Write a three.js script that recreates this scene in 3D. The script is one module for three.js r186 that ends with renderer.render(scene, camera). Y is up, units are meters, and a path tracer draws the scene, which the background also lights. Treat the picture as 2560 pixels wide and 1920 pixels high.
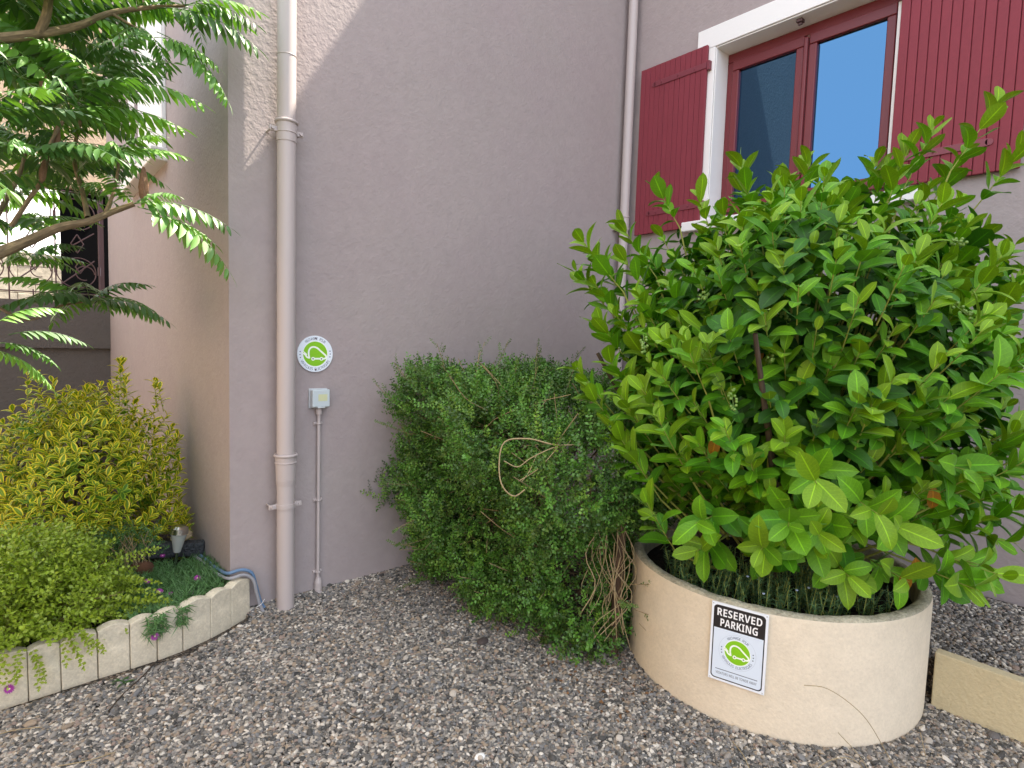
import * as THREE from 'three';
import { mergeGeometries } from 'three/addons/utils/BufferGeometryUtils.js';
import { RoundedBoxGeometry } from 'three/addons/geometries/RoundedBoxGeometry.js';

// ---------------------------------------------------------------- camera, sky, sun, exposure
const scene = new THREE.Scene();
const camera = new THREE.PerspectiveCamera(67.38, 4 / 3, 0.05, 300);
camera.position.set(-4.02, 1.5, 3.193);
camera.up.set(0.0243, 0.9969, -0.0747);
camera.lookAt(-4.02 + 0.6570, 1.5 - 0.0723, 3.193 - 0.7503);

const SUN = new THREE.Vector3(1, 1.72, 0.19).normalize();
{
  const w = 512, h = 256, d = new Float32Array(w * h * 4);
  const zen = [0.69, 0.71, 0.765], mid = [0.645, 0.735, 0.92], hor = [1.12, 1.06, 0.97], gnd = [0.30, 0.28, 0.25];
  for (let j = 0; j < h; j++) for (let i = 0; i < w; i++) {
    const el = (j + 0.5) / h * Math.PI - Math.PI / 2, az = (i + 0.5) / w * 2 * Math.PI;
    const y = Math.sin(el), o = (j * w + i) * 4;
    const dir = [-Math.cos(el) * Math.cos(az), y, -Math.cos(el) * Math.sin(az)];
    const glow = Math.pow(Math.max(0, dir[0] * SUN.x + dir[1] * SUN.y + dir[2] * SUN.z), 6) * 0.5;
    for (let k = 0; k < 3; k++) {
      let c;
      if (y < 0) c = gnd[k];
      else if (y < 0.16) { const t = y / 0.16; c = hor[k] + (mid[k] - hor[k]) * Math.pow(t, 0.6); }
      else { const t = (y - 0.16) / 0.84; c = mid[k] + (zen[k] - mid[k]) * t; }
      d[o + k] = (c + (y > 0 ? glow : 0)) * 0.82;
    }
    d[o + 3] = 1;
  }
  const sky = new THREE.DataTexture(d, w, h, THREE.RGBAFormat, THREE.FloatType);
  sky.mapping = THREE.EquirectangularReflectionMapping;
  sky.magFilter = THREE.LinearFilter; sky.needsUpdate = true;
  scene.background = sky; scene.environment = sky;
}
const sun = new THREE.DirectionalLight(new THREE.Color(1.0, 0.91, 0.78), 5.0);
sun.position.copy(SUN).multiplyScalar(30).add(new THREE.Vector3(-3, 1, 0));
sun.target.position.set(-3, 1, 0);
sun.castShadow = true; sun.shadow.mapSize.set(4096, 4096);
Object.assign(sun.shadow.camera, { left: -12, right: 12, top: 12, bottom: -12, near: 1, far: 70 });
scene.add(sun, sun.target);

const renderer = new THREE.WebGLRenderer({ antialias: true });
renderer.toneMapping = THREE.LinearToneMapping;
renderer.toneMappingExposure = 3.9;
renderer.shadowMap.enabled = true;

// ---------------------------------------------------------------- helpers
let seedState = 12345;
function seed(s) { seedState = s >>> 0; }
function rnd() { seedState = (seedState + 0x6D2B79F5) | 0; let t = Math.imul(seedState ^ (seedState >>> 15), 1 | seedState); t = (t + Math.imul(t ^ (t >>> 7), 61 | t)) ^ t; return ((t ^ (t >>> 14)) >>> 0) / 4294967296; }
const rr = (a, b) => a + (b - a) * rnd();
const V = (x, y, z) => new THREE.Vector3(x, y, z);
const names = {};
function numbered(n) { const k = names[n] = (names[n] ?? -1) + 1; return k ? `${n}_${String(k).padStart(3, '0')}` : n; }
function thing(name, label, category, pos = [0, 0, 0], group) {
  const g = new THREE.Group(); g.name = numbered(name); g.position.set(...pos);
  g.userData = { label, category }; if (group) g.userData.group = group;
  scene.add(g); return g;
}
function part(name, geo, mat, parent, label) {
  const m = new THREE.Mesh(geo, mat); m.name = name; m.castShadow = m.receiveShadow = true;
  if (label) m.userData.label = label;
  parent.add(m); return m;
}
function struct(name, geo, mat) { const m = part(numbered(name), geo, mat, scene); m.userData.kind = 'structure'; return m; }
function single(name, geo, mat, label, category, pos) {
  const m = part(numbered(name), geo, mat, scene); m.userData = { label, category }; if (pos) m.position.set(...pos); return m;
}
function inst(name, geo, mat, mats, cols, parent) {
  const m = new THREE.InstancedMesh(geo, mat, mats.length); m.name = name;
  for (let i = 0; i < mats.length; i++) { m.setMatrixAt(i, mats[i]); if (cols) m.setColorAt(i, cols[i]); }
  m.userData.kind = 'stuff'; m.castShadow = m.receiveShadow = true;
  parent.add(m); return m;
}
const lin = (r, g, b) => new THREE.Color().setRGB(r, g, b);
// box given by its two corners, uv in metres
function metreUV(g) {
  const p = g.attributes.position, n = g.attributes.normal, uv = new Float32Array(p.count * 2);
  for (let i = 0; i < p.count; i++) {
    const ax = Math.abs(n.getX(i)), ay = Math.abs(n.getY(i)), az = Math.abs(n.getZ(i));
    if (ax >= ay && ax >= az) { uv[2 * i] = p.getZ(i); uv[2 * i + 1] = p.getY(i); }
    else if (ay >= az) { uv[2 * i] = p.getX(i); uv[2 * i + 1] = p.getZ(i); }
    else { uv[2 * i] = p.getX(i); uv[2 * i + 1] = p.getY(i); }
  }
  g.setAttribute('uv', new THREE.BufferAttribute(uv, 2)); return g;
}
function box(x0, x1, y0, y1, z0, z1, r = 0) {
  const g = r ? new RoundedBoxGeometry(x1 - x0, y1 - y0, z1 - z0, 2, r) : new THREE.BoxGeometry(x1 - x0, y1 - y0, z1 - z0);
  g.translate((x0 + x1) / 2, (y0 + y1) / 2, (z0 + z1) / 2); return metreUV(g);
}
const pts = a => a.map(p => V(...p));
function tube(points, r, seg = 0, rad = 7) {
  const c = new THREE.CatmullRomCurve3(points); return new THREE.TubeGeometry(c, seg || points.length * 4, r, rad, false);
}
// tube whose radius tapers from r0 to r1
function taper(points, r0, r1, seg = 0, rad = 8) {
  const c = new THREE.CatmullRomCurve3(points), n = seg || points.length * 5, g = new THREE.TubeGeometry(c, n, 1, rad, false);
  const p = g.attributes.position;
  for (let i = 0; i <= n; i++) {
    const o = c.getPointAt(i / n), k = r0 + (r1 - r0) * i / n;
    for (let j = 0; j <= rad; j++) { const q = i * (rad + 1) + j; p.setXYZ(q, o.x + (p.getX(q) - o.x) * k, o.y + (p.getY(q) - o.y) * k, o.z + (p.getZ(q) - o.z) * k); }
  }
  g.computeVertexNormals(); return g;
}
function cyl(x, y0, y1, z, r0, r1 = r0, seg = 32) { const g = new THREE.CylinderGeometry(r1, r0, y1 - y0, seg, 1); g.translate(x, (y0 + y1) / 2, z); return g; }
function merge(list) {
  return mergeGeometries(list.map(g => { const k = g.index ? g.toNonIndexed() : g; for (const n of Object.keys(k.attributes)) if (!['position', 'normal', 'uv'].includes(n)) k.deleteAttribute(n); return k; }));
}
// tileable value noise, fbm, as Float32Array in 0..1
function noise(size, cells, octaves, sd, gain = 0.5) {
  const out = new Float32Array(size * size); let amp = 1, tot = 0;
  for (let o = 0; o < octaves; o++) {
    seed(sd + o * 977); const n = cells << o, v = new Float32Array(n * n); for (let i = 0; i < v.length; i++) v[i] = rnd();
    for (let y = 0; y < size; y++) {
      const fy = y / size * n, y0 = Math.floor(fy), ty = fy - y0, sy = ty * ty * (3 - 2 * ty), r0 = (y0 % n) * n, r1 = ((y0 + 1) % n) * n;
      for (let x = 0; x < size; x++) {
        const fx = x / size * n, x0 = Math.floor(fx), tx = fx - x0, sx = tx * tx * (3 - 2 * tx), c0 = x0 % n, c1 = (x0 + 1) % n;
        const a = v[r0 + c0] + (v[r0 + c1] - v[r0 + c0]) * sx, b = v[r1 + c0] + (v[r1 + c1] - v[r1 + c0]) * sx;
        out[y * size + x] += (a + (b - a) * sy) * amp;
      }
    }
    tot += amp; amp *= gain;
  }
  for (let i = 0; i < out.length; i++) out[i] /= tot; return out;
}
function tex(size, fn, srgb, repeat = 1, h = size) {
  const d = new Uint8Array(size * h * 4);
  for (let y = 0; y < h; y++) for (let x = 0; x < size; x++) {
    const c = fn(x, y, y * size + x), o = (y * size + x) * 4;
    for (let k = 0; k < 3; k++) d[o + k] = Math.max(0, Math.min(255, (Array.isArray(c) ? c[k] : c) * 255));
    d[o + 3] = 255;
  }
  const t = new THREE.DataTexture(d, size, h, THREE.RGBAFormat); t.wrapS = t.wrapT = THREE.RepeatWrapping;
  t.magFilter = THREE.LinearFilter; t.minFilter = THREE.LinearMipmapLinearFilter; t.generateMipmaps = true;
  if (srgb) t.colorSpace = THREE.SRGBColorSpace; t.repeat.set(repeat, repeat); t.needsUpdate = true; return t;
}
const std = (color, roughness = 0.8, extra = {}) => new THREE.MeshStandardMaterial({ color, roughness, ...extra });
const phys = (color, roughness, extra = {}) => new THREE.MeshPhysicalMaterial({ color, roughness, ...extra });

// ---------------------------------------------------------------- textures
const nA = noise(512, 4, 6, 11), nB = noise(512, 64, 3, 23, 0.7), nC = noise(512, 8, 5, 71);
const stuccoBump = tex(512, (x, y, i) => Math.min(1, 0.9 * Math.pow(nB[i], 1.2) + 0.1 * nC[i]), false, 0.9);
const stuccoMap = tex(512, (x, y, i) => { const k = 0.95 + 0.05 * (nA[i] - 0.5) + 0.05 * (nB[i] - 0.5); return [k, k * (0.995 + 0.02 * (nC[i] - 0.5)), k]; }, true, 0.37);
const concreteMap = tex(512, (x, y, i) => { const k = 0.95 + 0.055 * (nC[i] - 0.5) + 0.07 * (nB[i] - 0.5), pit = nB[(i * 7) % nB.length] > 0.86 ? 0.82 : 1; return [k * pit, k * pit * 0.99, k * pit * 0.97]; }, true, 1.7);
const concreteBump = tex(512, (x, y, i) => 0.8 * nB[i] + 0.2 * nC[i], false, 1.5);
const stoneMap = tex(512, (x, y, i) => { const k = 0.84 + 0.34 * (nC[i] - 0.5) + 0.26 * (nB[i] - 0.5); return [k, k * 0.985, k * 0.95]; }, true, 2.3);
const edgingMap = tex(512, (x, y, i) => { const k = 0.90 + 0.15 * (nC[i] - 0.5) + 0.16 * (nB[i] - 0.5); return [k, k * 0.985, k * 0.95]; }, true, 2.3);
const gravelMap = tex(1024, (() => {
  seed(5); const s = 1024, d = new Float32Array(s * s * 3).fill(0.16);
  const pal = [[.62, .6, .57], [.45, .43, .4], [.33, .32, .31], [.78, .76, .73], [.55, .48, .4], [.25, .24, .24], [.5, .44, .4]];
  for (let k = 0; k < 26000; k++) {
    const cx = rnd() * s, cy = rnd() * s, a = rr(3, 7.5), b = a * rr(.55, .95), th = rnd() * 3.14, c = pal[Math.floor(rnd() * pal.length)], br = rr(.8, 1.1);
    const ct = Math.cos(th), st = Math.sin(th);
    for (let y = -8; y <= 8; y++) for (let x = -8; x <= 8; x++) {
      const u = (x * ct + y * st) / a, v = (-x * st + y * ct) / b; if (u * u + v * v > 1) continue;
      const o = (((Math.floor(cy + y) + s) % s) * s + ((Math.floor(cx + x) + s) % s)) * 3; for (let q = 0; q < 3; q++) d[o + q] = c[q] * br;
    }
  }
  return (x, y) => { const o = (y * s + x) * 3; return [d[o], d[o + 1], d[o + 2]]; };
})(), true, 0.9);
const soilMap = tex(512, (x, y, i) => { const k = 0.7 + 0.9 * (nB[i] - 0.5) + 0.6 * (nC[i] - 0.5); return [k, k * .93, k * .85]; }, true, 2);
const barkMap = tex(256, (x, y) => { const k = 0.75 + 0.5 * (nC[(y % 512) * 512 + (x * 4) % 512] - .5) + .3 * (nB[y * 512 + x] - .5); return [k, k, k * .97]; }, true, 1);
const woodGrain = tex(256, (x, y) => 0.93 + 0.14 * (nA[(Math.floor(y / 6)) * 512 + (x * 2) % 512] - .5) + 0.06 * (nB[y * 512 + x] - .5), true, 3);

// ---------------------------------------------------------------- materials
const M = {
  wall: std(lin(0.400, 0.345, 0.328), 0.92, { map: stuccoMap, bumpMap: stuccoBump, bumpScale: 0.0022 }),
  pipe: std(lin(0.475, 0.415, 0.395), 0.45),
  white: std(lin(0.82, 0.81, 0.78), 0.7, { bumpMap: concreteBump, bumpScale: 0.0008 }),
  red: std(lin(0.25, 0.032, 0.048), 0.75, { map: woodGrain }),
  redFrame: std(lin(0.165, 0.022, 0.026), 0.4),
  iron: std(lin(0.10, 0.055, 0.055), 0.5, { metalness: 0.2 }),
  redIron: std(lin(0.19, 0.034, 0.048), 0.45),
  skyTintedGlass: std(lin(0.062, 0.145, 0.245), 0.015, { metalness: 1 }),  // opaque mirror; its blue tint stands in for the colour of reflected sky
  room: std(lin(0.05, 0.045, 0.042), 0.9),
  curtain: std(lin(0.35, 0.34, 0.33), 0.95),
  planter: std(lin(0.81, 0.715, 0.565), 0.9, { map: concreteMap, bumpMap: concreteBump, bumpScale: 0.0016 }),
  rim: std(lin(0.66, 0.62, 0.49), 0.95, { map: stoneMap, bumpMap: concreteBump, bumpScale: 0.008 }),
  kerb: std(lin(0.62, 0.54, 0.35), 0.9, { map: concreteMap, bumpMap: concreteBump, bumpScale: 0.003 }),
  edging: std(lin(0.80, 0.735, 0.60), 0.95, { map: edgingMap, bumpMap: stuccoBump, bumpScale: 0.003 }),
  gravel: std(lin(0.42, 0.375, 0.325), 0.95, { map: gravelMap }),
  stone: std(lin(1, 1, 1), 0.8),
  soil: std(lin(0.050, 0.036, 0.026), 1, { map: soilMap, bumpMap: soilMap, bumpScale: 0.03 }),
  bark: std(lin(0.42, 0.30, 0.18), 0.85, { map: barkMap, bumpMap: barkMap, bumpScale: 0.002 }),
  barkDark: std(lin(0.11, 0.075, 0.05), 0.9, { map: barkMap }),
  twig: std(lin(0.30, 0.22, 0.11), 0.85),
  greenTwig: std(lin(0.28, 0.30, 0.06), 0.7),
  dryTwig: std(lin(0.34, 0.26, 0.14), 0.9),
  steel: std(lin(0.62, 0.62, 0.6), 0.22, { metalness: 1 }),
  slate: std(lin(0.045, 0.05, 0.055), 0.7, { bumpMap: concreteBump, bumpScale: 0.02 }),
  box: std(lin(0.50, 0.53, 0.54), 0.4),
  boxLid: phys(lin(0.55, 0.62, 0.64), 0.25, { clearcoat: 0.6, clearcoatRoughness: 0.1 }),
  hoseBlue: std(lin(0.12, 0.21, 0.34), 0.5),
  hoseGrey: std(lin(0.30, 0.30, 0.32), 0.5),
  beige: std(lin(0.58, 0.45, 0.31), 0.9, { map: stuccoMap, bumpMap: stuccoBump, bumpScale: 0.004 }),
  darkwall: std(lin(0.12, 0.11, 0.10), 0.95, { map: stuccoMap, bumpMap: stuccoBump, bumpScale: 0.006 }),
  black: phys(lin(0.004, 0.004, 0.0045), 1, { specularIntensity: 0.1 }),
  cream: std(lin(0.72, 0.68, 0.58), 0.9, { map: stoneMap }),
  whiteWall: std(lin(0.82, 0.82, 0.82), 0.9, { map: stuccoMap }),
};

// ---------------------------------------------------------------- ground
{
  const g = new THREE.PlaneGeometry(160, 160, 1, 1); g.rotateX(-Math.PI / 2); g.translate(0, -0.006, 0);
  struct('ground', metreUV(g), M.gravel);
}
// ---------------------------------------------------------------- house
const house = thing('house', 'mauve grey rendered house with inner corner and red shuttered window', 'house');
{
  part('wall', box(-3.165, 0, -0.3, 7.3, -0.3, 0), M.wall, house);
  // side wall of the set-back, window opening left in it
  const wx = -3.165;
  const s = new THREE.Shape([[4.6, -0.3], [0.3, -0.3], [0.3, 7.3], [4.6, 7.3]].map(p => new THREE.Vector2(p[0], p[1])));
  s.holes.push(new THREE.Path([[1.60, 2.76], [1.60, 4.1], [2.75, 4.1], [2.75, 2.76]].map(p => new THREE.Vector2(p[0], p[1]))));
  let g = new THREE.ExtrudeGeometry(s, { depth: 0.3, bevelEnabled: false }); g.rotateY(Math.PI / 2); g.translate(wx, 0, 0);
  part('wall', metreUV(g), M.wall, house);
  // window wall
  const s2 = new THREE.Shape([[0, -0.3], [9, -0.3], [9, 7.3], [0, 7.3]].map(p => new THREE.Vector2(p[0], p[1])));
  s2.holes.push(new THREE.Path([[0.789, 2.47], [1.978, 2.47], [1.978, 3.739], [0.789, 3.739]].map(p => new THREE.Vector2(p[0], p[1]))));
  g = new THREE.ExtrudeGeometry(s2, { depth: 0.3, bevelEnabled: false }); g.rotateY(-Math.PI / 2); g.translate(0.3, 0, 0);
  part('wall', metreUV(g), M.wall, house);
  part('eave', box(-0.4, 1.4, 6.80, 6.94, 0.003, 9), M.white, house);
  part('roof', merge([box(-3.16, 0.3, 7.302, 7.4, -4.6, 0), box(0.0, 6, 7.302, 7.4, 0.002, 9)]), M.darkwall, house);
  // --- main window
  const w = new THREE.Group(); w.name = 'window'; house.add(w);
  const T = -0.012;   // surround stands proud of the render
  part('surround', merge([
    box(T, 0.0, 3.739, 3.889, 0.639, 2.128, 0.004), box(T, 0.0, 2.47, 3.737, 0.639, 0.789, 0.004), box(T, 0.0, 2.47, 3.737, 1.978, 2.128, 0.004),
  ]), M.white, w);
  part('reveal', merge([box(0.001, 0.21, 3.729, 3.7385, 0.7895, 1.9775), box(0.001, 0.21, 2.47, 3.728, 0.7895, 0.797), box(0.001, 0.21, 2.47, 3.728, 1.970, 1.9775)]), M.white, w);
  part('sill', box(-0.055, 0.21, 2.395, 2.468, 0.60, 2.16, 0.008), M.white, w);
  const fx = 0.165, fd = 0.225;
  part('frame', merge([box(fx, fd, 3.665, 3.728, 0.798, 1.969, 0.006), box(fx, fd, 2.475, 2.535, 0.798, 1.969, 0.006), box(fx, fd, 2.537, 3.663, 0.798, 0.845, 0.006), box(fx, fd, 2.537, 3.663, 1.922, 1.969, 0.006)]), M.redFrame, w);
  for (const [a, b] of [[0.847, 1.368], [1.402, 1.920]]) {
    part('sash', merge([box(fx - 0.018, fd - 0.02, 3.59, 3.661, a, b, 0.007), box(fx - 0.018, fd - 0.02, 2.539, 2.62, a, b, 0.007), box(fx - 0.018, fd - 0.02, 2.622, 3.588, a, a + 0.052, 0.007), box(fx - 0.018, fd - 0.02, 2.622, 3.588, b - 0.052, b, 0.007)]), M.redFrame, w);
    part('pane', box(fx + 0.012, fx + 0.016, 2.60, 3.61, a + 0.03, b - 0.03), M.skyTintedGlass, w);
  }
  part('meeting_stile', box(fx - 0.034, fx + 0.02, 2.56, 3.64, 1.371, 1.399, 0.008), M.redFrame, w);
  part('hook', merge([box(0.03, 0.075, 3.705, 3.728, 1.355, 1.395, 0.004), box(0.045, 0.06, 3.69, 3.706, 1.362, 1.388, 0.003)]), M.iron, w);
  // --- shutters
  function shutter(z0, z1, yb, yt, n, hinge, bevel) {
    const sh = new THREE.Group(); sh.name = 'shutter'; house.add(sh);
    const wd = (z1 - z0) / n;
    for (let i = 0; i < n; i++) {
      const g2 = box(-0.043 + (i % 3) * 0.0007, -0.018, yb + (i % 2) * 0.001, yt, z0 + i * wd + 0.0009, z0 + (i + 1) * wd - 0.0009, bevel);
      part('board', g2, M.red, sh);
    }
    part('backing', box(-0.024, -0.0165, yb + 0.004, yt - 0.004, z0 + 0.003, z1 - 0.003), M.red, sh);
    for (const y of [yt - 0.17, yb + 0.14]) {
      const za = hinge > 0 ? z1 - 0.46 : z0 + 0.0, zb = hinge > 0 ? z1 : z0 + 0.46;
      const st = part('strap', box(-0.049, -0.0434, y, y + 0.042, za, zb, 0.002), M.redIron, sh);
      const tip = new THREE.CylinderGeometry(0.018, 0.018, 0.006, 12); tip.rotateZ(Math.PI / 2); tip.translate(-0.046, y + 0.021, hinge > 0 ? za - 0.006 : zb + 0.006);
      part('strap_end', tip, M.redIron, sh);
      for (let k = 0; k < 3; k++) { const b = new THREE.SphereGeometry(0.006, 8, 6); b.translate(-0.050, y + 0.021, za + (zb - za) * (0.15 + 0.32 * k)); part('bolt', b, M.redIron, st); }
      part('hinge', merge([box(-0.045, -0.013, y - 0.014, y + 0.052, hinge > 0 ? z1 + 0.002 : z0 - 0.026, hinge > 0 ? z1 + 0.026 : z0 - 0.002, 0.003)]), M.redIron, sh);
    }
    return sh;
  }
  shutter(0.145, 0.743, 2.424, 3.755, 13, 1, 0.0035);
  const shR = shutter(1.996, 2.596, 2.485, 3.755, 12, -1, 0.006);
  part('latch', merge([box(-0.055, -0.044, 2.83, 2.90, 2.492, 2.512, 0.003), box(-0.06, -0.044, 2.875, 2.885, 2.48, 2.52, 0.003), box(-0.06, -0.044, 2.84, 2.85, 2.485, 2.52, 0.003)]), M.redIron, shR);
  // --- side window, seen almost edge on
  const sw = new THREE.Group(); sw.name = 'window'; house.add(sw);
  part('surround', merge([box(wx - 0.03, wx, 2.76, 4.1, -1.598, -1.47, 0.006), box(wx - 0.03, wx, 2.76, 4.1, -2.88, -2.752, 0.006), box(wx - 0.03, wx, 4.102, 4.24, -2.88, -1.47, 0.006)]), M.white, sw);
  part('sill', box(wx - 0.10, wx + 0.1, 2.665, 2.757, -2.90, -1.45, 0.01), M.white, sw);
  part('frame', merge([box(wx + 0.1, wx + 0.15, 2.76, 4.098, -1.66, -1.602), box(wx + 0.1, wx + 0.15, 2.76, 4.098, -2.748, -2.69), box(wx + 0.1, wx + 0.15, 2.76, 2.83, -2.688, -1.662), box(wx + 0.1, wx + 0.15, 4.03, 4.098, -2.688, -1.662), box(wx + 0.1, wx + 0.15, 2.832, 4.028, -2.21, -2.15)]), M.white, sw);
  part('pane', box(wx + 0.12, wx + 0.126, 2.82, 4.04, -2.7, -1.65), M.skyTintedGlass, sw);
  part('roller_shutter', box(wx + 0.02, wx + 0.04, 2.765, 4.095, -2.742, -1.608), M.white, sw);
  part('guide_rail', box(wx - 0.004, wx + 0.05, 2.765, 4.095, -1.607, -1.6), M.iron, sw);
}
// ---------------------------------------------------------------- downpipes
function ring(x, y, z, R, r) { const g = new THREE.TorusGeometry(R, r, 10, 36); g.rotateX(Math.PI / 2); g.translate(x, y, z); return g; }
{
  const x = -2.905, z = 0.082, r = 0.0465;
  const d = thing('downpipe', 'thick mauve downpipe standing beside the round green sign', 'downpipe');
  part('pipe', merge([cyl(x, 2.592, 7, z, r), cyl(x, 0.86, 2.50, z, r), cyl(x, -0.02, 0.70, z, r - 0.001)]), M.pipe, d);
  part('joint', ring(x, 2.93, z, r, 0.0022), M.pipe, d);
  const c = part('collar', merge([cyl(x, 2.50, 2.60, z, r + 0.003, r + 0.005), ring(x, 2.60, z, r + 0.004, 0.009)]), M.pipe, d);
  part('bead', ring(x, 2.545, z, r + 0.004, 0.003), M.pipe, c);
  const c2 = part('collar', merge([cyl(x, 0.72, 0.86, z, r + 0.003, r + 0.008), ring(x, 0.855, z, r + 0.008, 0.008), cyl(x, 0.69, 0.722, z, r, r + 0.004)]), M.pipe, d);
  part('bead', ring(x, 0.815, z, r + 0.006, 0.004), M.pipe, c2);
  for (const y of [2.555, 0.577]) {
    const b = part('bracket', merge([cyl(x, y - 0.012, y + 0.012, z, r + 0.0045), box(x - 0.088, x - 0.035, y - 0.013, y + 0.013, z - 0.012, z + 0.004, 0.004), box(x + 0.035, x + 0.088, y - 0.013, y + 0.013, z - 0.012, z + 0.004, 0.004)]), M.pipe, d);
    for (const s of [-1, 1]) { const q = new THREE.CylinderGeometry(0.008, 0.008, 0.014, 8); q.rotateX(Math.PI / 2); q.translate(x + s * 0.073, y, z + 0.008); part('bolt', q, M.pipe, b); const k = new THREE.CylinderGeometry(0.005, 0.005, z, 8); k.rotateX(Math.PI / 2); k.translate(x + s * 0.073, y, z / 2 - 0.006); part('stud', k, M.pipe, b); }
  }
  const x2 = -0.085, z2 = 0.068, r2 = 0.038;
  const e = thing('downpipe', 'thin mauve downpipe in the inner corner left of the red shutter', 'downpipe');
  part('pipe', merge([cyl(x2, 2.56, 7, z2, r2), cyl(x2, 0, 2.50, z2, r2 - 0.001)]), M.pipe, e);
  part('collar', merge([cyl(x2, 2.46, 2.575, z2, r2 + 0.002, r2 + 0.005), ring(x2, 2.575, z2, r2 + 0.004, 0.006)]), M.pipe, e);
  part('bracket', merge([cyl(x2, 2.47, 2.49, z2, r2 + 0.008), box(x2 - 0.07, x2 - 0.03, 2.467, 2.493, 0.0, z2, 0.004)]), M.pipe, e);
}
// ---------------------------------------------------------------- electric outlet with its conduit
{
  const o = thing('outlet_box', 'grey weatherproof outlet box with a bluish lid under the round sign', 'outlet', [-2.697, 1.148, 0]);
  part('back_plate', box(-0.054, 0.054, -0.056, 0.056, 0.001, 0.012, 0.004), M.box, o);
  part('body', box(-0.049, 0.049, -0.052, 0.050, 0.012, 0.044, 0.006), M.box, o);
  const l = part('lid', box(-0.050, 0.050, -0.046, 0.053, 0.045, 0.056, 0.005), M.boxLid, o);
  part('lip', box(-0.022, 0.022, -0.052, -0.0455, 0.046, 0.060, 0.002), M.box, l);
  part('sticker', box(-0.018, 0.034, -0.012, 0.026, 0.0562, 0.0566), std(lin(0.58, 0.60, 0.36), 0.4), l);
  const cx = -2.697;
  const c = thing('conduit', 'thin mauve conduit running down from the outlet box to the gravel', 'conduit');
  part('pipe', cyl(cx, 0.10, 1.058, 0.022, 0.0095, 0.0095, 18), M.pipe, c);
  part('gland', merge([cyl(cx, 1.058, 1.088, 0.024, 0.016, 0.018, 18), cyl(cx, 1.088, 1.094, 0.024, 0.012, 0.012, 18)]), M.pipe, c);
  part('sleeve', merge([cyl(cx, -0.01, 0.075, 0.026, 0.021, 0.021, 20), cyl(cx, 0.075, 0.105, 0.026, 0.021, 0.012, 20), ring(cx, 0.04, 0.026, 0.021, 0.002), ring(cx, 0.02, 0.026, 0.021, 0.002)]), M.pipe, c);
  for (const y of [1.003, 0.559, 0.135]) { const k = part('clip', merge([box(cx - 0.026, cx + 0.026, y - 0.009, y + 0.009, 0.0, 0.012, 0.003), ring(cx, y, 0.022, 0.011, 0.004)]), M.pipe, c); for (const s of [-1, 1]) { const q = new THREE.SphereGeometry(0.005, 8, 6); q.translate(cx + s * 0.021, y, 0.014); part('screw', q, M.pipe, k); } }
}
// ---------------------------------------------------------------- signs
function arcText(c, text, cx, cy, R, a0, a1, top) {
  const n = text.length;
  for (let i = 0; i < n; i++) {
    const a = a0 + (a1 - a0) * (i + 0.5) / n;
    c.save(); c.translate(cx + R * Math.cos(a), cy + R * Math.sin(a)); c.rotate(top ? a + Math.PI / 2 : a - Math.PI / 2); c.fillText(text[i], 0, 0); c.restore();
  }
}
function carLogo(c, cx, cy, s) {   // a cable bent into a car outline, with a plug
  c.strokeStyle = '#f2f7ea'; c.fillStyle = '#f2f7ea'; c.lineWidth = 0.115 * s; c.lineCap = 'round'; c.lineJoin = 'round';
  c.beginPath(); c.moveTo(cx - 0.42 * s, cy + 0.30 * s); c.bezierCurveTo(cx - 0.66 * s, cy - 0.55 * s, cx - 0.02 * s, cy - 0.60 * s, cx + 0.28 * s, cy - 0.26 * s);
  c.lineTo(cx + 0.74 * s, cy + 0.12 * s); c.quadraticCurveTo(cx + 0.86 * s, cy + 0.34 * s, cx + 0.58 * s, cy + 0.36 * s); c.lineTo(cx - 0.14 * s, cy + 0.36 * s); c.stroke();
  c.beginPath(); c.moveTo(cx - 0.42 * s, cy + 0.30 * s); c.quadraticCurveTo(cx - 0.58 * s, cy + 0.30 * s, cx - 0.66 * s, cy + 0.16 * s); c.stroke();
  c.save(); c.translate(cx - 0.70 * s, cy + 0.06 * s); c.rotate(0.75); c.fillRect(-0.16 * s, -0.09 * s, 0.26 * s, 0.18 * s); c.fillRect(-0.28 * s, -0.08 * s, 0.13 * s, 0.05 * s); c.fillRect(-0.28 * s, 0.03 * s, 0.13 * s, 0.05 * s); c.restore();
  for (const k of [-0.16, 0.44]) { c.beginPath(); c.arc(cx + k * s, cy + 0.37 * s, 0.13 * s, 0, 7); c.fill(); c.fillStyle = '#7f8f80'; c.beginPath(); c.arc(cx + k * s, cy + 0.37 * s, 0.06 * s, 0, 7); c.fill(); c.fillStyle = '#f2f7ea'; }
}
function emblem(c, cx, cy, R, ink) {
  c.fillStyle = '#f4f8ee'; c.beginPath(); c.arc(cx, cy, R * 0.72, 0, 7); c.fill();
  c.fillStyle = '#86c41e'; c.beginPath(); c.arc(cx, cy, R * 0.685, 0, 7); c.fill();
  carLogo(c, cx, cy - R * 0.02, R * 0.80);
  c.fillStyle = ink; c.textAlign = 'center'; c.textBaseline = 'middle'; c.font = `${Math.round(R * 0.20)}px sans-serif`;
  arcText(c, 'RECHARGE POUR', cx, cy, R * 0.85, -Math.PI * 0.73, -Math.PI * 0.27, true);
  arcText(c, 'VEHICULES ELECTRIQUES', cx, cy, R * 0.85, Math.PI * 0.86, Math.PI * 0.14, false);
  for (const s of [-1, 1]) for (const k of [-1, 0, 1]) { const a = (s > 0 ? 0 : Math.PI) + k * 0.19 + (s > 0 ? 0.05 : -0.0) - 0.05; c.beginPath(); c.arc(cx + R * 0.86 * Math.cos(a), cy + R * 0.86 * Math.sin(a), R * 0.035, 0, 7); c.fill(); }
}
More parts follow.
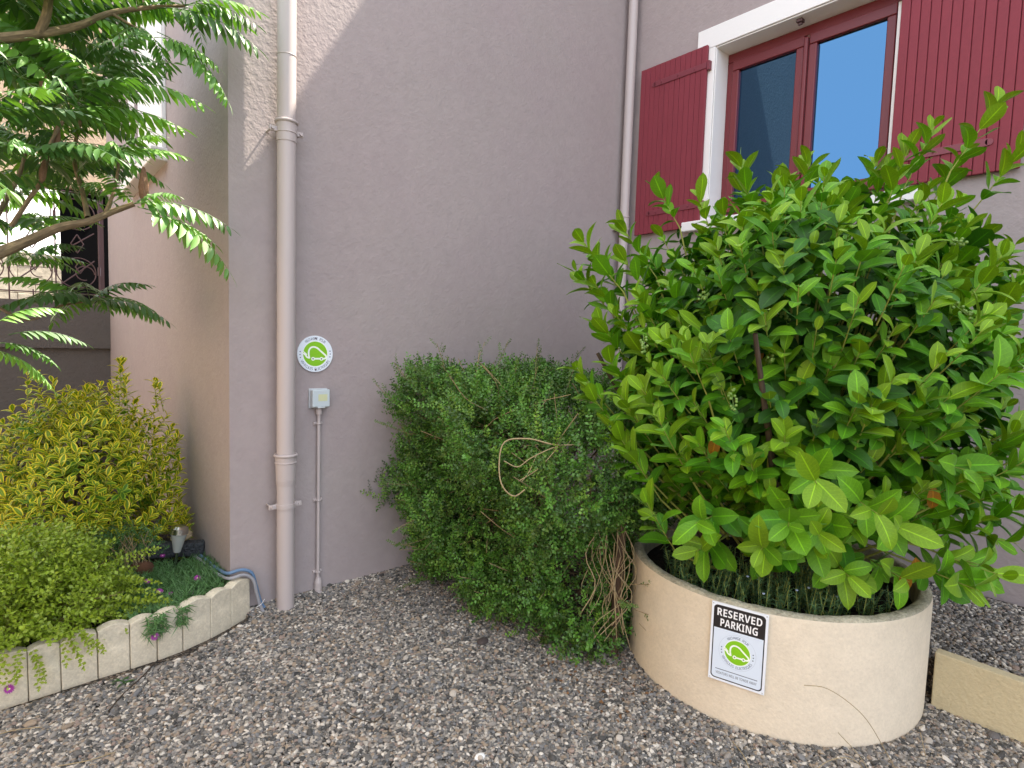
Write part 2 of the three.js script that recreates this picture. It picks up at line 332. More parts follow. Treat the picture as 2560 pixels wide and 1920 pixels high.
{
  let cv = document.createElement('canvas'); cv.width = cv.height = 768; let c = cv.getContext('2d');
  c.fillStyle = '#e4ebf2'; c.fillRect(0, 0, 768, 768); emblem(c, 384, 384, 384, '#566070');
  let t = new THREE.CanvasTexture(cv); t.colorSpace = THREE.SRGBColorSpace; t.anisotropy = 8;
  const s = thing('round_sign', 'round white and green electric vehicle charging sign on the wall', 'sign', [-2.715, 1.4, 0]);
  const p = new THREE.CylinderGeometry(0.103, 0.103, 0.006, 64); p.rotateX(Math.PI / 2); p.translate(0, 0, 0.005);
  part('plate', p, std(lin(0.7, 0.72, 0.74), 0.4), s);
  const f = new THREE.CircleGeometry(0.1015, 64); f.translate(0, 0, 0.0095);
  part('face', f, std(lin(1, 1, 1), 0.35, { map: t }), s);
  for (const y of [0.088, -0.090]) { const q = new THREE.SphereGeometry(0.0045, 10, 6); q.translate(0.002, y, 0.0098); part('screw', q, M.iron, s); }

  cv = document.createElement('canvas'); cv.width = 680; cv.height = 1020; c = cv.getContext('2d');
  const rrct = (x, y, w, h, r) => { c.beginPath(); c.moveTo(x + r, y); c.arcTo(x + w, y, x + w, y + h, r); c.arcTo(x + w, y + h, x, y + h, r); c.arcTo(x, y + h, x, y, r); c.arcTo(x, y, x + w, y, r); c.closePath(); };
  c.fillStyle = '#e9eef4'; c.fillRect(0, 0, 680, 1020);
  c.fillStyle = '#2b2727'; rrct(26, 26, 628, 968, 52); c.fill();
  c.fillStyle = '#d9e4f0'; rrct(40, 40, 600, 940, 42); c.fill();  // white body painted bluish to stand for sky reflected in it
  c.save(); rrct(26, 26, 628, 968, 52); c.clip(); c.fillStyle = '#2b2727'; c.fillRect(26, 26, 628, 300); c.restore();
  c.fillStyle = '#f1f1f0'; c.textAlign = 'center'; c.textBaseline = 'middle';
  const fit = (str, y, w, px, font) => { c.font = font.replace('#', px); const k = w / c.measureText(str).width; c.save(); c.translate(340, y); c.scale(k, 1); c.fillText(str, 0, 0); c.restore(); };
  fit('RESERVED', 116, 560, 138, 'bold #px sans-serif'); fit('PARKING', 248, 470, 138, 'bold #px sans-serif');
  c.strokeStyle = '#aab4c0'; c.lineWidth = 2; c.beginPath(); c.arc(340, 592, 226, 0, 7); c.stroke();
  emblem(c, 340, 592, 226, '#5b6876');
  c.fillStyle = '#2c3442'; c.fillRect(84, 862, 512, 8); fit('VIOATORS WILL BE TOWDE AWAY', 914, 500, 48, '#px sans-serif');
  t = new THREE.CanvasTexture(cv); t.colorSpace = THREE.SRGBColorSpace; t.anisotropy = 8;
  const n = V(-0.963, 0, 0.27).normalize(), g = thing('parking_sign', 'reserved parking sign for electric vehicles on the cream planter', 'sign');
  g.position.set(-1.267 + n.x * 0.648, 0.335, 1.98 + n.z * 0.648); g.rotation.y = Math.atan2(n.x, n.z); g.rotation.x = 0.0;
  part('plate', box(-0.106, 0.106, -0.160, 0.160, 0, 0.003, 0.0014), std(lin(0.78, 0.79, 0.8), 0.4), g);
  const fc = new THREE.PlaneGeometry(0.209, 0.316); fc.translate(0, 0, 0.0036); part('face', fc, std(lin(1, 1, 1), 0.3, { map: t }), g);
  for (const [x, y] of [[-0.099, 0.152], [0.099, 0.152], [-0.099, -0.152], [0.099, -0.152]]) { const q = new THREE.SphereGeometry(0.0025, 8, 6); q.translate(x, y, 0.0036); part('screw', q, M.steel, g); }
}
// ---------------------------------------------------------------- planter
const PC = V(-1.267, 0, 1.98), PR = 0.644;
{
  const p = thing('planter', 'large round cream concrete planter holding the laurel bush', 'planter', [PC.x, 0, PC.z]);
  const prof = [[PR - 0.004, -0.03], [PR, 0.02], [PR + 0.001, 0.25], [PR, 0.475], [PR - 0.003, 0.492]].map(q => new THREE.Vector2(...q));
  let g = new THREE.LatheGeometry(prof, 128); { const u = g.attributes.uv, q = g.attributes.position; for (let i = 0; i < u.count; i++) u.setXY(i, u.getX(i) * 2 * Math.PI * PR, q.getY(i)); }
  part('body', g, M.planter, p);
  const rp = [[PR - 0.003, 0.492], [PR - 0.008, 0.499], [PR - 0.02, 0.503], [PR - 0.038, 0.503], [PR - 0.05, 0.496], [PR - 0.055, 0.47], [PR - 0.057, 0.30]].map(q => new THREE.Vector2(...q));
  g = new THREE.LatheGeometry(rp, 256); { seed(3); const ph = [...Array(9)].map(() => rnd() * 6.28), u = g.attributes.uv, q = g.attributes.position;
    for (let i = 0; i < u.count; i++) { const a = Math.atan2(q.getZ(i), q.getX(i)), y = q.getY(i); let k = 0; for (let o = 0; o < 9; o++) k += Math.sin(a * (5 + o * 7) + ph[o]) / (1.5 + o * .6); if (y > 0.495) q.setY(i, y + k * 0.0022); u.setXY(i, u.getX(i) * 2 * Math.PI * PR, i % 7 * 0.015); } g.computeVertexNormals(); }
  part('rim', g, M.rim, p);
  const sg = new THREE.CircleGeometry(PR - 0.053, 48, 0); sg.rotateX(-Math.PI / 2); sg.translate(0, 0.40, 0); part('soil', metreUV(sg), M.soil, p);
}
// ---------------------------------------------------------------- kerbs and raised gravel on the right
{
  single('concrete_kerb', box(-1.085, -1.032, -0.05, 0.245, 2.622, 5.5, 0.006), M.kerb, 'plain beige concrete kerb right of the round planter', 'kerb');
  struct('gravel_terrace', box(-1.031, -0.001, -0.05, 0.185, 0.9, 6.7), M.gravel);
}
// scalloped stone edging of the bed
{
  const e = thing('stone_edging', 'low edging of pale scalloped stone blocks along the flower bed', 'edging');
  const line = [[-3.078, 0.045], [-3.19, 0.115], [-3.30, 0.172], [-3.43, 0.219], [-3.54, 0.238], [-3.645, 0.243], [-3.762, 0.245], [-3.888, 0.255], [-3.993, 0.262], [-4.11, 0.268], [-4.22, 0.272], [-4.34, 0.275], [-4.46, 0.276], [-4.58, 0.276], [-4.70, 0.276]];
  seed(9);
  for (let i = 0; i + 1 < line.length; i++) {
    const [xa, za] = line[i + 1], [xb, zb] = line[i], L = Math.hypot(xb - xa, zb - za) - (i === 3 ? 0.006 : 0.0025), th = Math.atan2(-(zb - za), xb - xa), hgt = 0.2 + rr(-0.004, 0.004);
    const s = new THREE.Shape(); s.moveTo(-L / 2, -0.06); s.lineTo(L / 2, -0.06); s.lineTo(L / 2, hgt); s.quadraticCurveTo(0, hgt + 0.034, -L / 2, hgt); s.closePath();
    const g = new THREE.ExtrudeGeometry(s, { depth: 0.044, bevelEnabled: true, bevelSize: 0.004, bevelThickness: 0.005, bevelSegments: 2, curveSegments: 10, bevelOffset: -0.004 });
    g.translate(0, 0, -0.049); const m = part('edging_stone', metreUV(g), M.edging, e); m.position.set((xa + xb) / 2, 0, (za + zb) / 2); m.rotation.y = th; m.rotation.z = rr(-.006, .006);
  }
  // bed soil
  const sh = new THREE.Shape(line.map(([x, z]) => new THREE.Vector2(x, z - 0.045)).concat([new THREE.Vector2(-4.7, -4.55), new THREE.Vector2(-3.166, -4.55), new THREE.Vector2(-3.166, 0.002), new THREE.Vector2(-3.09, 0.002)]));
  const g = new THREE.ShapeGeometry(sh); g.rotateX(Math.PI / 2); const p = g.attributes.position; for (let i = 0; i < p.count; i++) p.setY(i, 0.14); g.computeVertexNormals();
  struct('soil', metreUV(g), M.soil);
}
// ---------------------------------------------------------------- gravel
{
  seed(77);
  const geos = [];
  for (let v = 0; v < 4; v++) { const g = new THREE.IcosahedronGeometry(1, 1), p = g.attributes.position, a = rr(0, 6), b = rr(0, 6); for (let i = 0; i < p.count; i++) { const x = p.getX(i), y = p.getY(i), z = p.getZ(i), k = 1 + 0.22 * Math.sin(2.1 * x + a) * Math.cos(1.7 * y + b) + 0.14 * Math.sin(3.3 * z + a * 2); p.setXYZ(i, x * k, y * k * 0.62, z * k * 0.78); } g.computeVertexNormals(); geos.push(g); }
  const pal = [[.62, .58, .53, 3], [.38, .36, .34, 3], [.22, .215, .21, 4], [.92, .88, .82, 1.5], [.44, .36, .28, 2.0], [.10, .10, .10, 3.4], [.42, .33, .29, 1.0], [.27, .28, .30, 2.4]];
  const tot = pal.reduce((s, p) => s + p[3], 0);
  const lists = [[], [], [], []], cols = [[], [], [], []];
  const q = new THREE.Quaternion(), eu = new THREE.Euler();
  function add(x, y, z) {
    let k = rnd() * tot, c = pal[0]; for (const p of pal) { k -= p[3]; if (k < 0) { c = p; break; } }
    const big = rnd(); let s = 0.0042 + 0.0058 * Math.pow(big, 1.8); if (rnd() < 0.012) s *= 1.7;
    const v = Math.floor(rnd() * 4); eu.set(rr(-.5, .5), rr(0, 6.28), rr(-.5, .5)); q.setFromEuler(eu);
    lists[v].push(new THREE.Matrix4().compose(V(x, y + s * rr(0.0, .8), z), q, V(s * rr(.9, 1.5), s, s))); const b = rr(.82, 1.12); cols[v].push(lin(c[0] * b * .64, c[1] * b * .605, c[2] * b * .55));
  }
  // front of the yard, denser where it is close to the eye
  let n = 0;
  for (let k = 0; k < 360000; k++) {
    const x = rr(-4.75, -0.95), z = rr(0.0, 3.3);
    if (x < -3.07 && z < 0.30 - Math.max(0, (x + 3.43)) * 0.56) continue;
    if (Math.hypot(x - PC.x, z - PC.z) < PR + 0.002) continue;
    if (x > -1.08 && z > 2.6) continue;
    if (x > -1.9 && z < 1.2) continue;
    if ((x + 4.02) * 0.657 - (z - 3.193) * 0.75 < 1.2) continue;
    add(x, 0, z); n++;
  }
  for (let k = 0; k < 26000; k++) { const x = rr(-1.03, -0.05), z = rr(1.9, 3.9); if (Math.hypot(x - PC.x, z - PC.z) < PR + 0.002) continue; add(x, 0.19, z); }
  // a loose bank of stones against the wall foot and the planter
  for (let k = 0; k < 9000; k++) { const x = rr(-3.1, -2.05), z = Math.abs(rr(0, 0.09) * rnd()); add(x, 0.016 * (1 - z / 0.09), z + 0.004); }
  const gr = new THREE.Group(); gr.name = 'gravel'; gr.userData = { kind: 'stuff', label: 'grey and cream gravel covering the yard', category: 'gravel' }; scene.add(gr);
  for (let v = 0; v < 4; v++) inst('pebbles', geos[v], M.stone, lists[v], cols[v], gr);
}
//@PLANTS
// ---------------------------------------------------------------- leaves
const CAM = V(-4.02, 1.5, 3.193);
// a leaf along +y, upper face towards +z
function leafGeo(L, W, fold, curl, peak, nu = 4, nv = 8, wave = 0, sharp = 0.75) {
  const g = new THREE.PlaneGeometry(1, 1, nu, nv), p = g.attributes.position, uv = g.attributes.uv;
  for (let i = 0; i < p.count; i++) {
    const t = uv.getY(i), u = uv.getX(i) * 2 - 1, s = t < peak ? 0.5 * t / peak : 0.5 + 0.5 * (t - peak) / (1 - peak);
    const w = W * (0.035 + 0.965 * Math.pow(Math.sin(Math.PI * Math.min(0.999, Math.max(0.001, s))), sharp)) * (t > 0.995 ? 0.2 : 1);
    const a = curl * t; // bend backwards along the length
    const y = curl ? L * Math.sin(a) / curl : L * t, z0 = curl ? -L * (1 - Math.cos(a)) / curl : 0;
    p.setXYZ(i, u * w / 2 * Math.cos(fold), y, z0 + Math.abs(u) * w / 2 * Math.sin(fold) + wave * L * Math.sin(t * 9 + u * 2) * Math.abs(u));
  }
  g.computeVertexNormals(); return g;
}
const up0 = V(0, 1, 0);
function basis(pos, dir, face, sc, sw = sc) {
  const y = dir.clone().normalize(), z = face.clone().addScaledVector(y, -face.dot(y)).normalize(), x = new THREE.Vector3().crossVectors(y, z);
  const m = new THREE.Matrix4().makeBasis(x.multiplyScalar(sw), y.multiplyScalar(sc), z.multiplyScalar(sc)); m.setPosition(pos); return m;
}
function meshAt(name, geo, mat, m, parent) { const o = part(name, geo, mat, parent); m.decompose(o.position, o.quaternion, o.scale); return o; }
function rdir() { const z = rr(-1, 1), a = rr(0, 6.283), r = Math.sqrt(1 - z * z); return V(r * Math.cos(a), z, r * Math.sin(a)); }
// leaves in a spiral round a shoot; returns [matrix, age] with age 0 at the tip
function spiral(base, dir, len, n, leafL, openTip, openBase, out, stems, bend = 0.25, stemR = 0.003) {
  const d = dir.clone().normalize(), c = [], k = 5; let pnt = base.clone(), cur = d.clone();
  for (let i = 0; i <= k; i++) { c.push(pnt.clone()); cur.addScaledVector(up0, bend / k).normalize(); pnt = pnt.clone().addScaledVector(cur, len / k); }
  if (stems) stems.push(taper(c, stemR, stemR * 0.45, 5, 5));
  const curve = new THREE.CatmullRomCurve3(c), a0 = rr(0, 6.28);
  for (let i = 0; i < n; i++) {
    const t = 0.12 + 0.88 * (i + 0.5) / n, o = curve.getPointAt(Math.min(1, t)), ax = curve.getTangentAt(Math.min(1, t));
    const e1 = new THREE.Vector3().crossVectors(ax, Math.abs(ax.y) > 0.9 ? V(1, 0, 0) : up0).normalize(), e2 = new THREE.Vector3().crossVectors(ax, e1);
    const a = a0 + i * 2.399 + rr(-.3, .3), open = openBase + (openTip - openBase) * t + rr(-.15, .15);
    const rad = e1.multiplyScalar(Math.cos(a)).addScaledVector(e2, Math.sin(a));
    const ld = ax.clone().multiplyScalar(Math.cos(open)).addScaledVector(rad, Math.sin(open)); ld.y -= 0.12 * (1 - t);
    const face = ax.clone().multiplyScalar(Math.sin(open)).addScaledVector(rad, -Math.cos(open)).addScaledVector(up0, 0.35).addScaledVector(rdir(), 0.25);
    const s = leafL * (t > 0.9 ? rr(.5, .8) : rr(.72, 1.18));
    out.push([basis(o, ld, face, s, s * rr(.88, 1.08)), 1 - t, o]);
  }
}
function leafMap(w, h, fn) { return tex(w, (x, y) => fn((x + .5) / w * 2 - 1, (y + .5) / h), true, 1, h); }
const veins = (u, t, n, slope) => { const k = (t * n - Math.abs(u) * slope) % 1, f = Math.abs((k + 1) % 1 - 0.5); return f < 0.07 ? 1 : 0; };
const laurelMap = leafMap(96, 192, (u, t) => { const mid = Math.abs(u) < 0.045 + 0.04 * (1 - t), v = veins(u, t, 9, 1.6); const b = 0.80 + 0.12 * (nB[Math.floor(t * 190) * 512 + Math.floor((u + 1) * 60)] - .5); return mid ? [1, 1, .86] : v ? [.92 * b + .08, .93 * b + .08, b * .95] : [b * .93, b * .95, b * .9]; });
const variegated = leafMap(64, 128, (u, t) => { const e = Math.abs(u) * (0.86 + 0.3 * (nB[Math.floor(t * 120) * 512 + Math.floor((u + 1) * 90)])) + Math.pow(Math.abs(t - .48) * 1.55, 3) * .6; return e > 0.60 ? [.99, .96, .50] : e > .52 ? [.82, .88, .38] : Math.abs(u) < .07 ? [.62, .74, .34] : [.46, .62, .24]; });
const leafMat = (r, g, b, map, x = {}) => phys(lin(r, g, b), 0.6, { map, side: THREE.DoubleSide, transmission: 0.36, thickness: 0, specularIntensity: 0.5, clearcoat: 0.12, clearcoatRoughness: 0.22, ...x });

// nearest 300 leaves as meshes, the rest as one mass
function foliage(parent, leaves, geos, tints, map, opts = {}) {
  leaves.sort((a, b) => a[2].distanceToSquared(CAM) - b[2].distanceToSquared(CAM));
  const mats = tints.map(t => leafMat(...t, map, opts)), white = leafMat(1, 1, 1, map, opts);
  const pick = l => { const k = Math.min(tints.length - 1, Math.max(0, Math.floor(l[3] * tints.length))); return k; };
  const rest = geos.map(() => []), cols = geos.map(() => []);
  leaves.forEach((l, i) => {
    const gi = i % geos.length, k = pick(l);
    if (i < 300) meshAt('leaf', geos[gi], mats[k], l[0], parent);
    else { rest[gi].push(l[0]); const b = rr(.86, 1.14), t = tints[k]; cols[gi].push(lin(t[0] * b, t[1] * b, t[2] * b)); }
  });
  geos.forEach((g, i) => { if (rest[i].length) inst('leaves', g, white, rest[i], cols[i], parent); });
}

// ---------------------------------------------------------------- cherry laurel in the planter
{
  seed(2024);
  const t = thing('laurel_bush', 'big glossy green laurel bush growing out of the round planter', 'bush');
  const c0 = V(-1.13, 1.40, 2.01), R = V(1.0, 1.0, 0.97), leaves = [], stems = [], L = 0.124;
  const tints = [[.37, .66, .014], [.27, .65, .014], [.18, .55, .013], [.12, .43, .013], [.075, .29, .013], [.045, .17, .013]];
  const mark = (n0, a, b) => { for (let i = n0; i < leaves.length; i++) leaves[i][3] = Math.min(.999, Math.max(0, a + b * leaves[i][1] + rr(-.12, .12))); };  // outer leaves get brighter tints, painting in the light of open sky
  const root = V(PC.x, 0.42, PC.z);
  // named tall shoots that make the outline
  const tips = [[-1.944, 1.994, 1.299], [-1.716, 2.087, 1.355], [-1.531, 2.289, 1.432], [-1.474, 2.223, 1.621], [-1.317, 2.398, 1.742], [-1.269, 2.274, 1.929], [-1.124, 2.403, 1.977], [-1.307, 2.184, 2.171], [-0.874, 2.424, 2.194], [-1.061, 2.374, 2.368], [-1.036, 2.459, 2.449], [-0.879, 2.382, 2.527], [-0.963, 2.522, 2.639], [-0.963, 2.319, 2.726], [-1.848, 1.858, 1.195], [-2.083, 1.383, 1.435], [-2.116, 1.528, 1.992], [-2.006, 1.505, 2.024], [-1.701, 1.511, 2.358], [-1.183, 1.868, 2.577], [-1.770, 1.314, 2.516], [-1.289, 1.858, 2.751], [-2.043, 1.132, 1.628], [-2.069, 0.857, 1.831], [-1.637, 1.336, 2.630], [-1.279, 1.220, 2.822], [-1.857, 1.781, 1.328], [-1.883, 1.600, 1.390], [-1.933, 1.428, 1.496], [-1.815, 1.923, 1.285], [-2.046, 1.281, 1.477], [-2.017, 1.273, 1.637], [-2.057, 1.049, 1.730], [-1.871, 1.725, 1.588], [-1.752, 1.920, 1.407], [-2.074, 1.222, 1.858]];
  for (const p of tips) {
    const tip = V(...p), out = tip.clone().sub(c0), d = V(out.x * .55, 0.62, out.z * .55).normalize(), len = rr(.24, .36), base = tip.clone().addScaledVector(d, -len + 0.04); base.y -= .02;
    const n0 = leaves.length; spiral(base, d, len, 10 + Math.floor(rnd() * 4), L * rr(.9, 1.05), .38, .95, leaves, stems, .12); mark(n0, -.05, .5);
    stems.push(taper([root.clone().lerp(base, .45).addScaledVector(rdir(), .05), root.clone().lerp(base, .75).addScaledVector(up0, -.03), base], .008, .004, 6, 5));
  }
  // low skirts hanging over the rim
  const low = [[-2.064, 0.763, 2.045], [-1.928, 0.684, 2.238], [-1.949, 0.807, 2.341], [-1.684, 0.594, 2.463], [-1.573, 0.60, 2.625], [-1.446, 0.60, 2.802], [-1.370, 0.651, 2.863], [-1.813, 0.882, 2.586], [-1.535, 1.036, 2.749], [-1.976, 0.985, 2.434], [-1.20, 0.62, 2.80], [-1.05, 0.70, 2.85], [-1.76, 0.70, 2.36], [-1.98, 0.62, 2.0], [-1.62, 0.80, 2.60], [-1.88, 0.78, 2.42]];
  for (const p of low) {
    const tip = V(...p), out = tip.clone().sub(V(c0.x, .8, c0.z)); out.y = -.05; out.normalize();
    const len = rr(.2, .3), base = tip.clone().addScaledVector(out, -len); base.y += .07;
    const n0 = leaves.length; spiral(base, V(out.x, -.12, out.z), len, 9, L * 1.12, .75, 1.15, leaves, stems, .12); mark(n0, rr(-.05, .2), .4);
    stems.push(taper([root.clone().addScaledVector(up0, .15), root.clone().lerp(base, .6).addScaledVector(up0, .12), base], .009, .004, 7, 5));
  }
  // the body: shoots all over the rounded volume, with older leaves further in
  for (let i = 0; i < 470; i++) {
    const y = 1 - 2 * (i + .5) / 470, a = i * 2.399963, r = Math.sqrt(1 - y * y), dirn = V(r * Math.cos(a), y, r * Math.sin(a));
    if (y < -.74) continue;
    const bump = 0.86 + 0.14 * Math.sin(5 * a + 4 * y) * Math.cos(3 * y * 3 + a) + rr(-.06, .05), q = V(c0.x + dirn.x * R.x * bump, c0.y + dirn.y * R.y * bump, c0.z + dirn.z * R.z * bump);
    if (q.x > -0.16) q.x = -0.16 - rr(0, .12);
    if (q.y < .66 && Math.hypot(q.x - PC.x, q.z - PC.z) < PR) q.y = .66 + rr(0, .1);
    const d = V(dirn.x * .7, .55 + dirn.y * .35, dirn.z * .7).normalize(), len = rr(.2, .33), base = q.clone().addScaledVector(d, -len), n0 = leaves.length;
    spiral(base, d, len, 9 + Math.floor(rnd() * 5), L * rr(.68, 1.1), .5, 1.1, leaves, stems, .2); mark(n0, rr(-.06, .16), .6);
    if (i % 2 === 0) stems.push(taper([root.clone().lerp(base, .3).addScaledVector(rdir(), .06), root.clone().lerp(base, .7).addScaledVector(rdir(), .04), base], .009, .004, 6, 5));
  }
  for (let i = 0; i < 260; i++) { // inner, older leaves, tinted dark to deepen the shade inside
    const d = rdir(), k = rr(.35, .72), q = V(c0.x + d.x * R.x * k, c0.y + d.y * R.y * k, c0.z + d.z * R.z * k), n0 = leaves.length; if (q.y < .75) continue;
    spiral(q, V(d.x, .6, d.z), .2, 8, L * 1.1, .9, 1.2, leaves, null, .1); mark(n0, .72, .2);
  }
  const geos = [leafGeo(1, .52, .22, .35, .58, 4, 8, .006, .68), leafGeo(1, .50, .32, .7, .56, 4, 8, .014, .68), leafGeo(1, .55, .12, -.12, .60, 4, 8, .016, .68), leafGeo(1, .51, .26, .95, .57, 4, 8, .01, .68)];
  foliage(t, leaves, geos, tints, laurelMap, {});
  part('stems', merge(stems), M.greenTwig, t).userData.kind = 'stuff';
  for (const [dx, dz, h, lx, lz] of [[0, 0, 1.4, -.2, .25], [.12, -.1, 1.3, .4, -.2], [-.14, .1, 1.2, -.55, .1], [.05, .16, 1.3, .35, .5], [-.08, -.14, 1.1, -.5, -.5]])
    part('trunk', taper([V(PC.x + dx, .36, PC.z + dz), V(PC.x + dx * 1.6 + lx * .3, .36 + h * .4, PC.z + dz * 1.6 + lz * .3), V(PC.x + dx + lx, .36 + h, PC.z + dz + lz)], .022, .009, 10, 8), M.barkDark, t);
  // a few old leaves turned orange, brown
  const og = leafMat(.62, .26, .015, laurelMap), br = leafMat(.22, .085, .03, laurelMap);
  for (const [x, y, z, b] of [[-1.835, 1.519, 2.075, 0], [-1.79, 1.483, 2.114, 0], [-1.261, 1.442, 2.587, 0], [-1.533, .983, 2.66, 0], [-1.538, .655, 2.60, 0], [-1.528, 1.056, 2.457, 1], [-1.50, .70, 2.62, 0], [-1.95, 1.12, 2.05, 0]])
    meshAt('leaf', geos[1], b ? br : og, basis(V(x, y + .05, z), V(rr(-.3, .1), -1, rr(-.1, .3)), V(-.8, .3, .5), .095), t).userData.label = b ? 'withered brown leaf' : 'orange old leaf';
  // green berries on their stalks
  const bm = std(lin(.16, .27, .05), .35), bg = new THREE.SphereGeometry(.0062, 8, 6);
  for (const [x, y, z] of [[-1.70, 1.46, 2.12], [-1.76, 1.62, 2.04], [-1.60, 1.70, 2.10], [-1.5, 1.9, 2.2], [-1.86, 1.37, 2.05], [-1.2, 1.95, 2.55], [-1.45, 1.6, 2.45], [-1.72, 1.75, 1.85], [-1.3, 1.7, 2.6], [-1.95, 1.55, 1.7]]) {
    const list = [], d = V(rr(-.8, -.2), rr(-.9, .2), rr(.1, .7)).normalize(), o = V(x, y, z).addScaledVector(V(-.75, 0, .35), .1); list.push(tube([o, o.clone().addScaledVector(d, .06), o.clone().addScaledVector(d, .12)], .0012, 6, 5));
    for (let i = 0; i < 14; i++) { const q = bg.clone(), pnt = o.clone().addScaledVector(d, .03 + .09 * i / 14).addScaledVector(rdir(), .013); q.translate(pnt.x, pnt.y, pnt.z); list.push(q); }
    part('berry_cluster', merge(list), bm, t);
  }
}

// ---------------------------------------------------------------- small-leaved shrubs
// a twig along +y with n pairs of small leaves
function sprigGeo(len, n, ll, lw, flat, sd, droop = 0) {
  seed(sd); const list = [], path = [V(0, 0, 0), V(rr(-.05, .05) * len, len * .5, rr(-.05, .05) * len), V(rr(-.1, .1) * len, len, rr(-.1, .1) * len - droop * len)], c = new THREE.CatmullRomCurve3(path);
  const g0 = new THREE.BufferGeometry();
  const pos = [], idx = []; let k = 0;
  const quad = (o, d, f, L, W) => {
    const x = new THREE.Vector3().crossVectors(d, f).normalize(), z = new THREE.Vector3().crossVectors(x, d).normalize();
    const P = (u, v, w) => { const q = o.clone().addScaledVector(x, u * W).addScaledVector(d, v * L).addScaledVector(z, w * W); pos.push(q.x, q.y, q.z); };
    P(0, 0, 0); P(-.5, .5, .12); P(0, .55, 0); P(.5, .5, .12); P(0, 1, -.05);
    idx.push(k, k + 2, k + 1, k, k + 3, k + 2, k + 1, k + 2, k + 4, k + 2, k + 3, k + 4); k += 5;
  };
  for (let i = 0; i < n; i++) {
    const t = (i + .6) / n, o = c.getPointAt(t), ax = c.getTangentAt(t), tw = flat ? rr(-.3, .3) : i * 1.57 + rr(-.4, .4);
    for (const s of [-1, 1]) {
      const rad = V(s * Math.cos(tw), 0, s * Math.sin(tw)), d = ax.clone().multiplyScalar(rr(.35, .7)).addScaledVector(rad, 1).addScaledVector(V(0, 0, 1), rr(-.2, .4)).normalize();
      quad(o, d, V(rr(-.4, .4), .5, 1).normalize(), ll * rr(.75, 1.15) * (t > .85 ? .7 : 1), lw * rr(.85, 1.1));
    }
  }
  quad(c.getPointAt(1), c.getTangentAt(1), V(0, 0, 1), ll * .7, lw * .7);
  g0.setAttribute('position', new THREE.Float32BufferAttribute(pos, 3)); g0.setIndex(idx); g0.computeVertexNormals();
  return g0;
}
const tinyMat = (o = {}) => phys(lin(1, 1, 1), .55, { side: THREE.DoubleSide, transmission: .22, thickness: 0, clearcoat: .15, clearcoatRoughness: .35, ...o });
